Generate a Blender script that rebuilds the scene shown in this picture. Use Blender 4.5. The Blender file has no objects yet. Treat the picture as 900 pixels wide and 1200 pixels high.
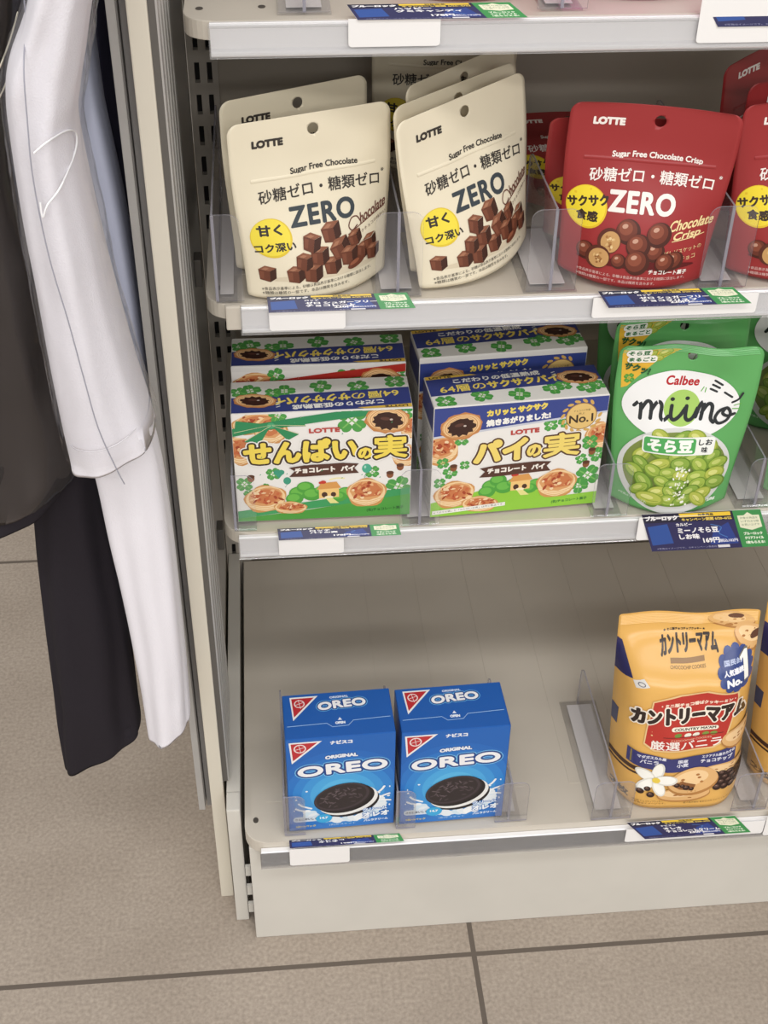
import bpy, bmesh, math, random
import numpy as np
from mathutils import Vector, Matrix, noise
from mathutils.geometry import tessellate_polygon, delaunay_2d_cdt

SC = bpy.context.scene
COL = SC.collection
R = math.radians
random.seed(7)

# ---------------------------------------------------------------- camera, light, exposure
cam = bpy.data.cameras.new('camera')
cam.sensor_fit = 'VERTICAL'; cam.sensor_height = 36.0; cam.lens = 1515 / 1200 * 36.0
cam.clip_start = 0.05
cam_o = bpy.data.objects.new('camera', cam); COL.objects.link(cam_o)
yaw, pit, rol = R(5.6), R(37.8), R(-0.84)
fwd = Vector((math.sin(yaw) * math.cos(pit), math.cos(yaw) * math.cos(pit), -math.sin(pit)))
rgt = Vector((math.cos(yaw), -math.sin(yaw), 0)); dwn = fwd.cross(rgt)
r2 = math.cos(rol) * rgt + math.sin(rol) * dwn
d2 = -math.sin(rol) * rgt + math.cos(rol) * dwn
m = Matrix((r2, -d2, -fwd)).transposed().to_4x4(); m.translation = (0, 0, 1.2)
cam_o.matrix_world = m
SC.camera = cam_o

w = bpy.data.worlds.new('store_ambient'); SC.world = w; w.use_nodes = True
bg = w.node_tree.nodes['Background']
bg.inputs[0].default_value = (1.0, 0.98, 0.96, 1); bg.inputs[1].default_value = 0.60

def area(name, loc, sx, sy, power, col=(1, 0.982, 0.96), rot=(0, 0, 0)):
    l = bpy.data.lights.new(name, 'AREA'); l.shape = 'RECTANGLE'; l.size = sx; l.size_y = sy
    l.energy = power; l.color = col
    o = bpy.data.objects.new(name, l); o.location = loc; o.rotation_euler = rot; COL.objects.link(o)
    return o
area('ceiling_light', (0.3, -0.35, 2.75), 3.2, 0.35, 30)
area('ceiling_light', (0.3, -1.9, 2.75), 3.2, 0.35, 40)
area('ceiling_light', (0.3, -3.4, 2.75), 3.2, 0.35, 85)
area('ceiling_light', (0.3, -4.9, 2.75), 3.2, 0.35, 130)
area('ceiling_light', (-2.2, 0.9, 2.75), 0.4, 2.4, 22)

SC.view_settings.view_transform = 'Standard'
SC.view_settings.look = 'None'
SC.view_settings.exposure = -0.07
SC.view_settings.gamma = 1.0
SC.view_settings.use_curve_mapping = False

# ---------------------------------------------------------------- materials
def lin(h):
    h = h.lstrip('#')
    o = []
    for i in (0, 2, 4):
        c = int(h[i:i + 2], 16) / 255
        o.append(c / 12.92 if c <= 0.04045 else ((c + 0.055) / 1.055) ** 2.4)
    return (*o, 1)
_mats = {}
def mat(h, rough=0.5, metal=0.0, spec=0.5, mottle=0.0, bump=0.0, scale=40.0, coat=0.0):
    key = (h, rough, metal, spec, mottle, bump, scale, coat)
    if key in _mats: return _mats[key]
    M = bpy.data.materials.new('colour_' + h.lstrip('#')); M.use_nodes = True
    nt = M.node_tree; b = nt.nodes['Principled BSDF']
    c = lin(h)
    b.inputs['Base Color'].default_value = c; b.inputs['Roughness'].default_value = rough
    b.inputs['Metallic'].default_value = metal; b.inputs['Specular IOR Level'].default_value = spec
    b.inputs['Coat Weight'].default_value = coat
    if mottle or bump:
        tc = nt.nodes.new('ShaderNodeTexCoord'); n = nt.nodes.new('ShaderNodeTexNoise')
        n.inputs['Scale'].default_value = scale; n.inputs['Detail'].default_value = 4
        nt.links.new(tc.outputs['Object'], n.inputs['Vector'])
        if mottle:
            rp = nt.nodes.new('ShaderNodeValToRGB')
            rp.color_ramp.elements[0].position = 0.3; rp.color_ramp.elements[1].position = 0.7
            rp.color_ramp.elements[0].color = tuple(x * (1 - mottle) for x in c[:3]) + (1,)
            rp.color_ramp.elements[1].color = tuple(min(1, x * (1 + mottle)) for x in c[:3]) + (1,)
            nt.links.new(n.outputs['Fac'], rp.inputs[0]); nt.links.new(rp.outputs[0], b.inputs['Base Color'])
        if bump:
            bp = nt.nodes.new('ShaderNodeBump'); bp.inputs['Strength'].default_value = bump; bp.inputs['Distance'].default_value = 0.002
            nt.links.new(n.outputs['Fac'], bp.inputs['Height']); nt.links.new(bp.outputs[0], b.inputs['Normal'])
    _mats[key] = M
    return M

def clear(name, tint, haze=0.06, hazecol='e8e6ea', gloss=0.7, rough=0.04):
    """thin clear plastic: see-through, a fresnel gloss, and a little milky haze"""
    M = bpy.data.materials.new(name); M.use_nodes = True; nt = M.node_tree
    for n in list(nt.nodes): nt.nodes.remove(n)
    out = nt.nodes.new('ShaderNodeOutputMaterial')
    tr = nt.nodes.new('ShaderNodeBsdfTransparent'); tr.inputs[0].default_value = lin(tint)
    df = nt.nodes.new('ShaderNodeBsdfDiffuse'); df.inputs[0].default_value = lin(hazecol)
    gl = nt.nodes.new('ShaderNodeBsdfGlossy'); gl.inputs['Roughness'].default_value = rough
    fr = nt.nodes.new('ShaderNodeFresnel'); fr.inputs[0].default_value = 1.45
    mu = nt.nodes.new('ShaderNodeMath'); mu.operation = 'MULTIPLY'; mu.inputs[1].default_value = gloss
    m1 = nt.nodes.new('ShaderNodeMixShader'); m1.inputs[0].default_value = haze
    m2 = nt.nodes.new('ShaderNodeMixShader')
    nt.links.new(tr.outputs[0], m1.inputs[1]); nt.links.new(df.outputs[0], m1.inputs[2])
    nt.links.new(fr.outputs[0], mu.inputs[0]); nt.links.new(mu.outputs[0], m2.inputs[0])
    nt.links.new(m1.outputs[0], m2.inputs[1]); nt.links.new(gl.outputs[0], m2.inputs[2])
    nt.links.new(m2.outputs[0], out.inputs[0])
    return M
ACRYL = clear('clear_acrylic', 'ffffff', 0.03, 'eae8f4', 0.4)
ACRYL_EDGE = clear('acrylic_edge', 'c8c6d0', 0.35, 'dad8e2', 0.5)
RAILCLEAR = clear('clear_rail_cover', 'fefefe', 0.10, 'fafafc', 0.9, 0.12)
FILM = clear('clear_film', 'ffffff', 0.012, 'f0eef4', 0.32, 0.08)
FILM_DARK = clear('clear_film_grey', 'd2ced0', 0.10, '8b8480', 0.8, 0.14)
HOLE_MAT = mat('38302b', 0.7)

# ---------------------------------------------------------------- object helpers
def link(name, me, parent=None, loc=None):
    o = bpy.data.objects.new(name, me); COL.objects.link(o)
    if parent is not None: o.parent = parent
    if loc is not None: o.location = loc
    return o
def obj(name, bm, mats, parent=None, smooth=False, loc=None):
    me = bpy.data.meshes.new(name)
    bmesh.ops.recalc_face_normals(bm, faces=bm.faces)
    bm.to_mesh(me); bm.free()
    for mm in (mats if isinstance(mats, (list, tuple)) else [mats]): me.materials.append(mm)
    if smooth:
        for p in me.polygons: p.use_smooth = True
    return link(name, me, parent, loc)
def thing(name, label, cat, loc=(0, 0, 0), group=None, mw=None):
    o = bpy.data.objects.new(name, None); o.empty_display_size = 0.02; COL.objects.link(o)
    if mw is not None: o.matrix_world = mw
    else: o.location = loc
    return tag(o, label, cat, group)
def tag(o, label, cat, group=None, kind=None):
    o['label'] = label; o['category'] = cat
    if group: o['group'] = group
    if kind: o['kind'] = kind
    return o
def dup(root, mw, label, group=None):
    r = root.copy(); COL.objects.link(r); r.matrix_world = mw; r['label'] = label
    if group: r['group'] = group
    for ch in list(root.children):
        c = ch.copy(); COL.objects.link(c); c.parent = r
        for g in ch.children:
            d = g.copy(); COL.objects.link(d); d.parent = c
    return r
def bx(bm, x0, x1, y0, y1, z0, z1, bev=0.0, mi=0):
    vs = [bm.verts.new((x, y, z)) for x in (x0, x1) for y in (y0, y1) for z in (z0, z1)]
    fs = [bm.faces.new([vs[i] for i in f]) for f in ((0, 1, 3, 2), (4, 6, 7, 5), (0, 4, 5, 1), (2, 3, 7, 6), (0, 2, 6, 4), (1, 5, 7, 3))]
    for f in fs: f.material_index = mi
    if bev:
        es = list({e for f in fs for e in f.edges})
        bmesh.ops.bevel(bm, geom=es, offset=bev, segments=2, profile=0.6, affect='EDGES')
    return fs
def prism(bm, pts, axis, a, b, mi=0, mi_side=None, bev=0.0):
    """extrude a 2-D outline along axis ('x','y','z') from a to b"""
    def P(p, t):
        return {'x': (t, p[0], p[1]), 'y': (p[0], t, p[1]), 'z': (p[0], p[1], t)}[axis]
    A = [bm.verts.new(P(p, a)) for p in pts]; B = [bm.verts.new(P(p, b)) for p in pts]
    caps = [bm.faces.new(A), bm.faces.new(B[::-1])]
    sides = [bm.faces.new((A[i], B[i], B[(i + 1) % len(A)], A[(i + 1) % len(A)])) for i in range(len(A))]
    for f in caps: f.material_index = mi
    for f in sides: f.material_index = mi if mi_side is None else mi_side
    if bev:
        bmesh.ops.bevel(bm, geom=list({e for f in caps for e in f.edges}), offset=bev, segments=2, profile=0.6, affect='EDGES')
def rrect(x0, x1, y0, y1, r, corners='abcd', n=6):
    """rounded rectangle outline; corners: a=bottom-left b=bottom-right c=top-right d=top-left"""
    pts = []
    for k, cx, cy, a0, px, py in (('a', x0 + r, y0 + r, 180, x0, y0), ('b', x1 - r, y0 + r, 270, x1, y0), ('c', x1 - r, y1 - r, 0, x1, y1), ('d', x0 + r, y1 - r, 90, x0, y1)):
        if k in corners:
            for i in range(n + 1):
                a = R(a0 + 90 * i / n); pts.append((cx + r * math.cos(a), cy + r * math.sin(a)))
        else: pts.append((px, py))
    return pts
def axes(x, y, z, yw=0, lean=0, roll=0, lift=0.0):
    yw, lean, roll = R(yw), R(lean), R(roll)
    u = Vector((math.cos(yw), math.sin(yw), 0)); b = Vector((-math.sin(yw), math.cos(yw), 0)); k = Vector((0, 0, 1))
    ww = math.cos(lean) * k + math.sin(lean) * b; u2 = math.cos(roll) * u + math.sin(roll) * ww
    w2 = -math.sin(roll) * u + math.cos(roll) * ww; v2 = b
    M = Matrix((u2, v2, w2)).transposed().to_4x4(); M.translation = (x, y, z + lift)
    return M

# ---------------------------------------------------------------- printed artwork (2-D shapes in mm)
_tc = {}
def glyphs(s, sp=1.0):
    if (s, sp) in _tc: return _tc[(s, sp)]
    c = bpy.data.curves.new('t', 'FONT'); c.body = s; c.size = 1; c.resolution_u = 4 if s.isascii() else 2; c.space_character = sp
    o = bpy.data.objects.new('t', c); COL.objects.link(o)
    me = bpy.data.meshes.new_from_object(o.evaluated_get(bpy.context.evaluated_depsgraph_get()))
    bpy.data.objects.remove(o); bpy.data.curves.remove(c)
    v = [(p.co.x, p.co.y) for p in me.vertices]; f = [tuple(p.vertices) for p in me.polygons]
    cnt = {}
    for p in f:
        for i in range(len(p)):
            e = tuple(sorted((p[i], p[(i + 1) % len(p)]))); cnt[e] = cnt.get(e, 0) + 1
    be = [e for e, k in cnt.items() if k == 1]
    bpy.data.meshes.remove(me)
    xs = [p[0] for p in v]; ys = [p[1] for p in v]
    _tc[(s, sp)] = (v, f, be, min(xs), max(xs), min(ys), max(ys))
    return _tc[(s, sp)]
def union(v, f):
    """one flat layer out of overlapping flat polygons, worked out cluster by cluster along x"""
    it = []
    for q in f:
        ar = sum(v[q[i]][0] * v[q[(i + 1) % len(q)]][1] - v[q[(i + 1) % len(q)]][0] * v[q[i]][1] for i in range(len(q)))
        if abs(ar) < 1e-9: continue
        xs = [v[i][0] for i in q]; it.append((min(xs), max(xs), list(q) if ar > 0 else list(q)[::-1]))
    it.sort(key=lambda t: t[0])
    groups, hi = [], -1e9
    for lo, h, q in it:
        if lo > hi + 1e-6: groups.append([]); hi = h
        groups[-1].append(q); hi = max(hi, h)
    V, F = [], []
    for g in groups:
        ids = sorted({i for q in g for i in q}); mp = {i: k for k, i in enumerate(ids)}
        eds = list({tuple(sorted((mp[q[i]], mp[q[(i + 1) % len(q)]]))) for q in g for i in range(len(q))})
        r = delaunay_2d_cdt([Vector(v[i][:2]) for i in ids], eds, [], 0, 1e-4, False)
        b = len(V); V += [tuple(p) for p in r[0]]
        P = np.array([tuple(p) for p in r[0]]); T = [q for q in r[2] if len(q) == 3]
        if not T: continue
        cen = P[np.array(T)].mean(1); ok = np.zeros(len(T), bool)
        for n in {len(q) for q in g}:                       # keep the triangles that lie in one of the convex pieces
            Q = np.array([[v[i][:2] for i in q] for q in g if len(q) == n])
            for k in range(0, len(cen), 400):
                c = cen[k:k + 400]; ins = np.ones((len(c), len(Q)), bool)
                for i in range(n):
                    A, B = Q[:, i], Q[:, (i + 1) % n]
                    ins &= ((B[:, 0] - A[:, 0]) * (c[:, 1:2] - A[:, 1]) - (B[:, 1] - A[:, 1]) * (c[:, 0:1] - A[:, 0])) > -1e-6
                ok[k:k + 400] |= ins.any(1)
        F += [tuple(i + b for i in q) for q, o in zip(T, ok) if o]
    return V, F

class Art:
    def __init__(s): s.e = []; s.k = 0
    def add(s, v, f, col, small=False): s.e.append((v, f, col, s.k, small)); s.k += 1
    def poly(s, pts, col, small=False):
        tri = tessellate_polygon([[Vector((p[0], p[1], 0)) for p in pts]])
        s.add(list(pts), [tuple(t) for t in tri], col, small)
    def rect(s, x0, y0, x1, y1, col): s.poly([(x0, y0), (x1, y0), (x1, y1), (x0, y1)], col)
    def ell(s, cx, cy, rx, ry, col, rot=0, n=26, small=False, wob=0):
        c, q = math.cos(R(rot)), math.sin(R(rot)); v = []
        for i in range(n):
            a = 2 * math.pi * i / n; k = 1 + (random.uniform(-wob, wob) if wob else 0)
            x, y = rx * k * math.cos(a), ry * k * math.sin(a); v.append((cx + c * x - q * y, cy + q * x + c * y))
        s.add(v, [tuple(range(n))] if not wob else [(i, (i + 1) % n, n) for i in range(n)], col, small)
        if wob: s.e[-1][0].append((cx, cy))
    def ring(s, cx, cy, r0, r1, col, n=30):
        v = [(cx + r * math.cos(2 * math.pi * i / n), cy + r * math.sin(2 * math.pi * i / n)) for i in range(n) for r in (r0, r1)]
        s.add(v, [(2 * i, 2 * i + 1, (2 * i + 3) % (2 * n), (2 * i + 2) % (2 * n)) for i in range(n)], col)
    def stroke(s, pts, wd, col, smooth=True, small=True, taper=False):
        if smooth and len(pts) > 2:
            q = []
            for i in range(len(pts) - 1):
                p0, p1, p2, p3 = (Vector(pts[max(0, min(len(pts) - 1, j))]) for j in (i - 1, i, i + 1, i + 2))
                for t in range(5):
                    t /= 5
                    q.append(0.5 * ((2 * p1) + (p2 - p0) * t + (2 * p0 - 5 * p1 + 4 * p2 - p3) * t * t + (3 * p1 - p0 - 3 * p2 + p3) * t ** 3))
            q.append(Vector(pts[-1])); pts = q
        pts = [Vector(p) for p in pts]; v = []; f = []
        for i, p in enumerate(pts):
            d = (pts[min(i + 1, len(pts) - 1)] - pts[max(i - 1, 0)]); d = d.normalized() if d.length else Vector((1, 0))
            k = wd / 2 * (1 if not taper else 0.35 + 0.65 * math.sin(math.pi * (0.1 + 0.8 * i / (len(pts) - 1))))
            nn = Vector((-d.y, d.x)) * k; v += [tuple(p + nn), tuple(p - nn)]
            if i: f.append((2 * i - 2, 2 * i - 1, 2 * i + 1, 2 * i))
        for p in (pts[0], pts[-1]):
            if taper: break
            b = len(v); v += [(p.x + wd / 2 * math.cos(a * math.pi / 4), p.y + wd / 2 * math.sin(a * math.pi / 4)) for a in range(8)]; f.append(tuple(range(b, b + 8)))
        v, f = union(v, f)
        s.add(v, f, col, small)
    def text(s, t, cx, cy, wd, ht, col, bold=0.0, rot=0, shear=0, arc=0, sp=1.0):
        """text filling a wd x ht box about (cx, cy); bold widens every stroke by that many mm"""
        gv, gf, be, x0, x1, y0, y1 = glyphs(t, sp)
        if wd is None: wd = ht * (x1 - x0) / (y1 - y0)
        if ht is None: ht = wd * (y1 - y0) / (x1 - x0)
        sx, sy = (wd - bold) / (x1 - x0), (ht - bold) / (y1 - y0)
        c, q = math.cos(R(rot)), math.sin(R(rot))
        raw = [((x - (x0 + x1) / 2) * sx, (y - (y0 + y1) / 2) * sy) for x, y in gv]
        f = list(gf)
        if bold < 0.26: bold = 0
        if bold:
            h = bold / 2; n = 8 if bold > 2.5 else 6; dirs = {}
            for a, b in be:
                A, B = Vector(raw[a]), Vector(raw[b]); d = B - A
                if d.length < 1e-6: continue
                nn = Vector((-d.y, d.x)).normalized() * h; k = len(raw)
                raw += [tuple(A + nn), tuple(A - nn), tuple(B - nn), tuple(B + nn)]; f.append((k, k + 1, k + 2, k + 3))
                dirs.setdefault(a, []).append(d.normalized()); dirs.setdefault(b, []).append(-d.normalized())
            for i, dd in dirs.items():
                if len(dd) == 2 and dd[0].dot(dd[1]) < (-0.97 if bold < 2.5 else -0.995): continue
                k = len(raw); P = raw[i]
                raw += [(P[0] + h * math.cos(j * 2 * math.pi / n), P[1] + h * math.sin(j * 2 * math.pi / n)) for j in range(n)]; f.append(tuple(range(k, k + n)))
            raw, f = union(raw, f)
        v = []
        for x, y in raw:
            y += arc * ((2 * x / wd) ** 2 - 1) ; x += shear * y
            v.append((cx + c * x - q * y, cy + q * x + c * y))
        s.add(v, f, col, True)
    def outl(s, t, cx, cy, wd, ht, layers, rot=0, shear=0, arc=0, sp=1.0):
        """layers: (colour, stroke width) from the outermost inwards"""
        for col, b in layers:
            g = b - layers[-1][1]
            s.text(t, cx, cy, wd + g, ht + g, col, b, rot, shear, arc, sp)

def art_geo(art, fn, cell=None, base=0.0002, step=0.00003, clip=None):
    """3-D verts, faces and colours of an artwork laid on fn(x, y, offset)"""
    V, F, Cc = [], [], []
    lev = []                                                # each shape lies just above the shapes it covers
    for v, f, col, k, small in art.e:
        xs = [p[0] for p in v]; ys = [p[1] for p in v]; b4 = (min(xs), max(xs), min(ys), max(ys))
        k = 1 + max((l for a, l in lev if a[0] < b4[1] and a[1] > b4[0] and a[2] < b4[3] and a[3] > b4[2]), default=-1)
        lev.append((b4, k))
        xs = [p[0] for p in v]; ys = [p[1] for p in v]
        out = clip and (min(xs) < clip[0] or max(xs) > clip[1] or min(ys) < clip[2] or max(ys) > clip[3])
        if (cell and max(max(xs) - min(xs), max(ys) - min(ys)) > 4.5) or out:
            bm = bmesh.new(); vs = [bm.verts.new((p[0], p[1], 0)) for p in v]
            for q in f:
                try: bm.faces.new([vs[i] for i in q])
                except ValueError: pass
            if out:
                for co, no in (((clip[0], 0, 0), (-1, 0, 0)), ((clip[1], 0, 0), (1, 0, 0)), ((0, clip[2], 0), (0, -1, 0)), ((0, clip[3], 0), (0, 1, 0))):
                    bmesh.ops.bisect_plane(bm, geom=bm.verts[:] + bm.edges[:] + bm.faces[:], plane_co=co, plane_no=no, dist=1e-6, clear_outer=True)
            for lo, hi, st, nrm in () if not cell else ((min(xs), max(xs), cell[0], (1, 0, 0)), (min(ys), max(ys), cell[1], (0, 1, 0))):
                i = math.floor(lo / st) + 1
                while i * st < hi:
                    bmesh.ops.bisect_plane(bm, geom=bm.verts[:] + bm.edges[:] + bm.faces[:], plane_co=tuple(n * i * st for n in nrm), plane_no=nrm, dist=1e-5)
                    i += 1
            bm.verts.index_update()
            v = [(p.co.x, p.co.y) for p in bm.verts]; f = [tuple(x.index for x in q.verts) for q in bm.faces]; bm.free()
        b = len(V); V += [fn(p[0], p[1], base + k * step) for p in v]
        for q in f: F.append(tuple(i + b for i in q)); Cc.append(col)
    return V, F, Cc
def merge(name, parts, parent=None):
    """parts: (verts, faces, per-face materials, smooth) -> ONE mesh"""
    V, F, Ms, S = [], [], [], []
    for v, f, ms, sm in parts:
        b = len(V); V += [tuple(p) for p in v]; F += [tuple(i + b for i in q) for q in f]; Ms += ms; S += [sm] * len(f)
    me = bpy.data.meshes.new(name); me.from_pydata(V, [], F)
    idx = {}
    for p, mm, sm in zip(me.polygons, Ms, S):
        if mm.name not in idx: idx[mm.name] = len(idx); me.materials.append(mm)
        p.material_index = idx[mm.name]; p.use_smooth = sm
    return me

# ================================================================ THE ROOM
def floor_mat():
    M = bpy.data.materials.new('floor_tile'); M.use_nodes = True; nt = M.node_tree; b = nt.nodes['Principled BSDF']
    tc = nt.nodes.new('ShaderNodeTexCoord'); mp = nt.nodes.new('ShaderNodeMapping'); P = 0.685
    mp.inputs['Location'].default_value = (-0.178 / P + 4, -0.777 / P + 4, 0); mp.inputs['Scale'].default_value = (1 / P, 1 / P, 1)
    br = nt.nodes.new('ShaderNodeTexBrick'); br.offset = 0; br.squash = 1
    br.inputs['Scale'].default_value = 1; br.inputs['Brick Width'].default_value = 1; br.inputs['Row Height'].default_value = 1
    br.inputs['Mortar Size'].default_value = 0.0042; br.inputs['Mortar Smooth'].default_value = 0.1; br.inputs['Bias'].default_value = 0
    nt.links.new(tc.outputs['Object'], mp.inputs[0]); nt.links.new(mp.outputs[0], br.inputs['Vector'])
    n1 = nt.nodes.new('ShaderNodeTexNoise'); n1.inputs['Scale'].default_value = 260; n1.inputs['Detail'].default_value = 3
    n2 = nt.nodes.new('ShaderNodeTexNoise'); n2.inputs['Scale'].default_value = 9; n2.inputs['Detail'].default_value = 5
    for n in (n1, n2): nt.links.new(tc.outputs['Object'], n.inputs['Vector'])
    r1 = nt.nodes.new('ShaderNodeValToRGB'); r1.color_ramp.elements[0].position = 0.3; r1.color_ramp.elements[1].position = 0.72
    r1.color_ramp.elements[0].color = lin('95897d'); r1.color_ramp.elements[1].color = lin('b0a395')
    nt.links.new(n1.outputs['Fac'], r1.inputs[0])
    r2_ = nt.nodes.new('ShaderNodeValToRGB'); r2_.color_ramp.elements[0].position = 0.35; r2_.color_ramp.elements[1].position = 0.65
    r2_.color_ramp.elements[0].color = (0.90, 0.89, 0.88, 1); r2_.color_ramp.elements[1].color = (1, 1, 1, 1)
    nt.links.new(n2.outputs['Fac'], r2_.inputs[0])
    mx = nt.nodes.new('ShaderNodeMixRGB'); mx.blend_type = 'MULTIPLY'; mx.inputs[0].default_value = 1
    nt.links.new(r1.outputs[0], mx.inputs[1]); nt.links.new(r2_.outputs[0], mx.inputs[2])
    nt.links.new(mx.outputs[0], br.inputs['Color1']); nt.links.new(mx.outputs[0], br.inputs['Color2'])
    br.inputs['Mortar'].default_value = lin('5f554c')
    nt.links.new(br.outputs['Color'], b.inputs['Base Color'])
    b.inputs['Roughness'].default_value = 0.55
    bp = nt.nodes.new('ShaderNodeBump'); bp.inputs['Strength'].default_value = 0.25; bp.inputs['Distance'].default_value = 0.001
    nt.links.new(n1.outputs['Fac'], bp.inputs['Height']); nt.links.new(bp.outputs[0], b.inputs['Normal'])
    return M
bm = bmesh.new(); bx(bm, -3, 3, -2.5, 3, -0.05, 0)
o = obj('floor', bm, floor_mat()); o['kind'] = 'structure'; o['label'] = 'beige grey stone tile floor with dark grout lines'

bm = bmesh.new(); bx(bm, -3, 3, 3.0, 3.1, 0, 2.8)
o = obj('wall_back', bm, mat('d9d4cc', 0.7, mottle=0.03, scale=3)); o['kind'] = 'structure'; o['label'] = 'pale shop wall far behind the shelving'

# ================================================================ SHELVING UNIT
CREAMW = mat('cfcbc2', 0.42, mottle=0.03, scale=14)
SHELFW = mat('c9c1b4', 0.42, mottle=0.03, scale=10)
BACKW = mat('a89f92', 0.5, mottle=0.03, scale=6)
POSTW = mat('d6cfbf', 0.45, mottle=0.02, scale=8)
GREYB = mat('858280', 0.5, mottle=0.04, scale=12)
XR = 0.95
unit = thing('shelving_unit', 'white metal shop shelving unit standing on the tiled floor', 'shelving', (0, 0, 0))
bm = bmesh.new(); bx(bm, -0.0445, XR, 1.25, 1.262, 0.0, 1.25)
obj('back_panel', bm, BACKW, unit)
# slotted upright
bm = bmesh.new()
sl = []
zc = 0.0135
xs = [-0.072, -0.0658, -0.0610, -0.0540, -0.0492, -0.0435]
zz = [0.0]
z = 0.02
while z < 1.2:
    zz += [z, z + 0.0195]; z += 0.0310
zz.append(1.25)
for i in range(len(xs) - 1):
    for j in range(len(zz) - 1):
        hole = i in (1, 3) and j % 2 == 1
        y = 1.249 if hole else 1.240
        v = [bm.verts.new(p) for p in ((xs[i], y, zz[j]), (xs[i + 1], y, zz[j]), (xs[i + 1], y, zz[j + 1]), (xs[i], y, zz[j + 1]))]
        f = bm.faces.new(v); f.material_index = 1 if hole else 0
        if hole:
            a = [bm.verts.new((p.co.x, 1.240, p.co.z)) for p in v]
            for k in range(4):
                bm.faces.new((a[k], a[(k + 1) % 4], v[(k + 1) % 4], v[k])).material_index = 0
for x in (xs[0], xs[-1]):
    v = [bm.verts.new(p) for p in ((x, 1.240, 0), (x, 1.240, 1.25), (x, 1.262, 1.25), (x, 1.262, 0))]; bm.faces.new(v)
obj('slotted_upright', bm, [mat('aaa399', 0.45), mat('171412', 0.8)], unit)
# kick plate, base bracket, deck
bm = bmesh.new(); bx(bm, -0.0495, XR, 0.815, 0.826, 0.0, 0.150, 0.0012)
obj('kick_plate', bm, CREAMW, unit)
bm = bmesh.new(); bx(bm, -0.0702, -0.0566, 0.838, 0.862, 0.0, 0.1815, 0.0015)
bx(bm, -0.0702, -0.0566, 0.8628, 1.239, 0.001, 0.1802, 0.0008)
for z0 in (0.022, 0.052, 0.084): bx(bm, -0.0560, -0.0508, 0.832, 0.836, z0, z0 + 0.014)
obj('base_bracket', bm, [CREAMW, mat('2a2522', 0.8)], unit)
# end panel with the inner ribs
bm = bmesh.new(); bx(bm, -0.0870, -0.0734, 0.8696, 1.262, 0.0, 1.25, 0.0012)
ep = obj('end_panel', bm, POSTW, unit)
bm = bmesh.new()
pr = [(-0.0738, 0.8705)]; y = 0.8722
while y < 0.985:
    pr += [(-0.0738, y), (-0.0684, y + 0.0006), (-0.0672, y + 0.0020), (-0.0672, y + 0.0165), (-0.0684, y + 0.0180), (-0.0738, y + 0.0184)]; y += 0.0265
pr += [(-0.0732, 1.006), (-0.0732, 1.235), (-0.0746, 1.235), (-0.0746, 0.8705)]
prism(bm, pr, 'z', 0.186, 1.249)
bm.normal_update()
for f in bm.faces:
    if abs(f.normal.y) > 0.9: f.material_index = 1  # rib sides coloured darker, groove shade painted in
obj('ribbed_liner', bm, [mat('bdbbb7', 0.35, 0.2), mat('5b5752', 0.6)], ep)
for z0 in (0.30, 0.62, 0.94):
    bm = bmesh.new(); bx(bm, -0.0731, -0.0665, 1.10, 1.118, z0, z0 + 0.028, 0.001); obj('clip', bm, mat('6f6b66', 0.4, 0.4), ep)

def shelf_outline(yf, yb, x0, r=0.022):
    pts = [(XR, yb), (x0, yb), (x0, yf + r)]
    for i in range(1, 9):
        a = R(180 + 90 * i / 8); pts.append((x0 + r + r * math.cos(a), yf + r + r * math.sin(a)))
    pts.append((XR, yf)); return pts
def rail(parent, x0, yr, zb, depth):
    """price rail: a channel section along the shelf front with a clear cover"""
    sec = [(yr + depth, zb + 0.023), (yr + 0.0015, zb + 0.0235), (yr, zb + 0.022), (yr + 0.0005, zb + 0.0205), (yr + 0.0030, zb + 0.0190), (yr + 0.0030, zb + 0.0055),
           (yr + 0.0006, zb + 0.0040), (yr, zb + 0.0030), (yr, zb + 0.0012), (yr + 0.0012, zb), (yr + depth, zb + 0.001)]
    bm = bmesh.new(); prism(bm, sec, 'x', x0, XR)
    pr_ = obj('price_rail', bm, mat('f1f0f1', 0.22, coat=0.3), parent)
    bm = bmesh.new(); bx(bm, x0 - 0.001, XR, yr - 0.0012, yr - 0.0004, zb - 0.0005, zb + 0.0235)
    obj('rail_cover', bm, RAILCLEAR, pr_)
    return pr_
def shelf(nm, label, yf, zt, x0, yb, rx, yr, zr, th=0.0135, cap=None, group=None):
    t = thing(nm, label, 'shelf', (0, 0, 0), group)
    bm = bmesh.new(); prism(bm, shelf_outline(yf, yb, x0), 'z', zt - th, zt, bev=0.0008)
    y = yf + 0.045
    obj('deck', bm, SHELFW, t)
    bm = bmesh.new()                                  # shallow ridges pressed along the deck
    for k in range(15):
        bx(bm, x0 + 0.022 + k * 0.062, x0 + 0.038 + k * 0.062, yf + 0.05, yb - 0.01, zt - 0.0004, zt + 0.0004)
    obj('ridge', bm, SHELFW, t)
    rail(t, rx, yr, zr, max(0.004, yf - yr - 0.0005))
    for (px, py) in ((x0 + 0.011, yf + 0.028), (x0 + 0.055, yf + 0.030)):
        bm = bmesh.new(); prism(bm, [(px + 0.0027 * math.cos(i * math.pi / 6), py + 0.0036 * math.sin(i * math.pi / 6)) for i in range(12)], 'z', zt + 0.0001, zt + 0.0004)
        obj('peg_hole', bm, mat('4a443e', 0.6), t)
    if cap:
        bm = bmesh.new(); bx(bm, cap[0], cap[1], yr + 0.001, yf - 0.0003, zr + 0.003, zr + 0.0245, 0.0015)
        obj('rail_end_cap', bm, SHELFW, t)
    return t
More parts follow.
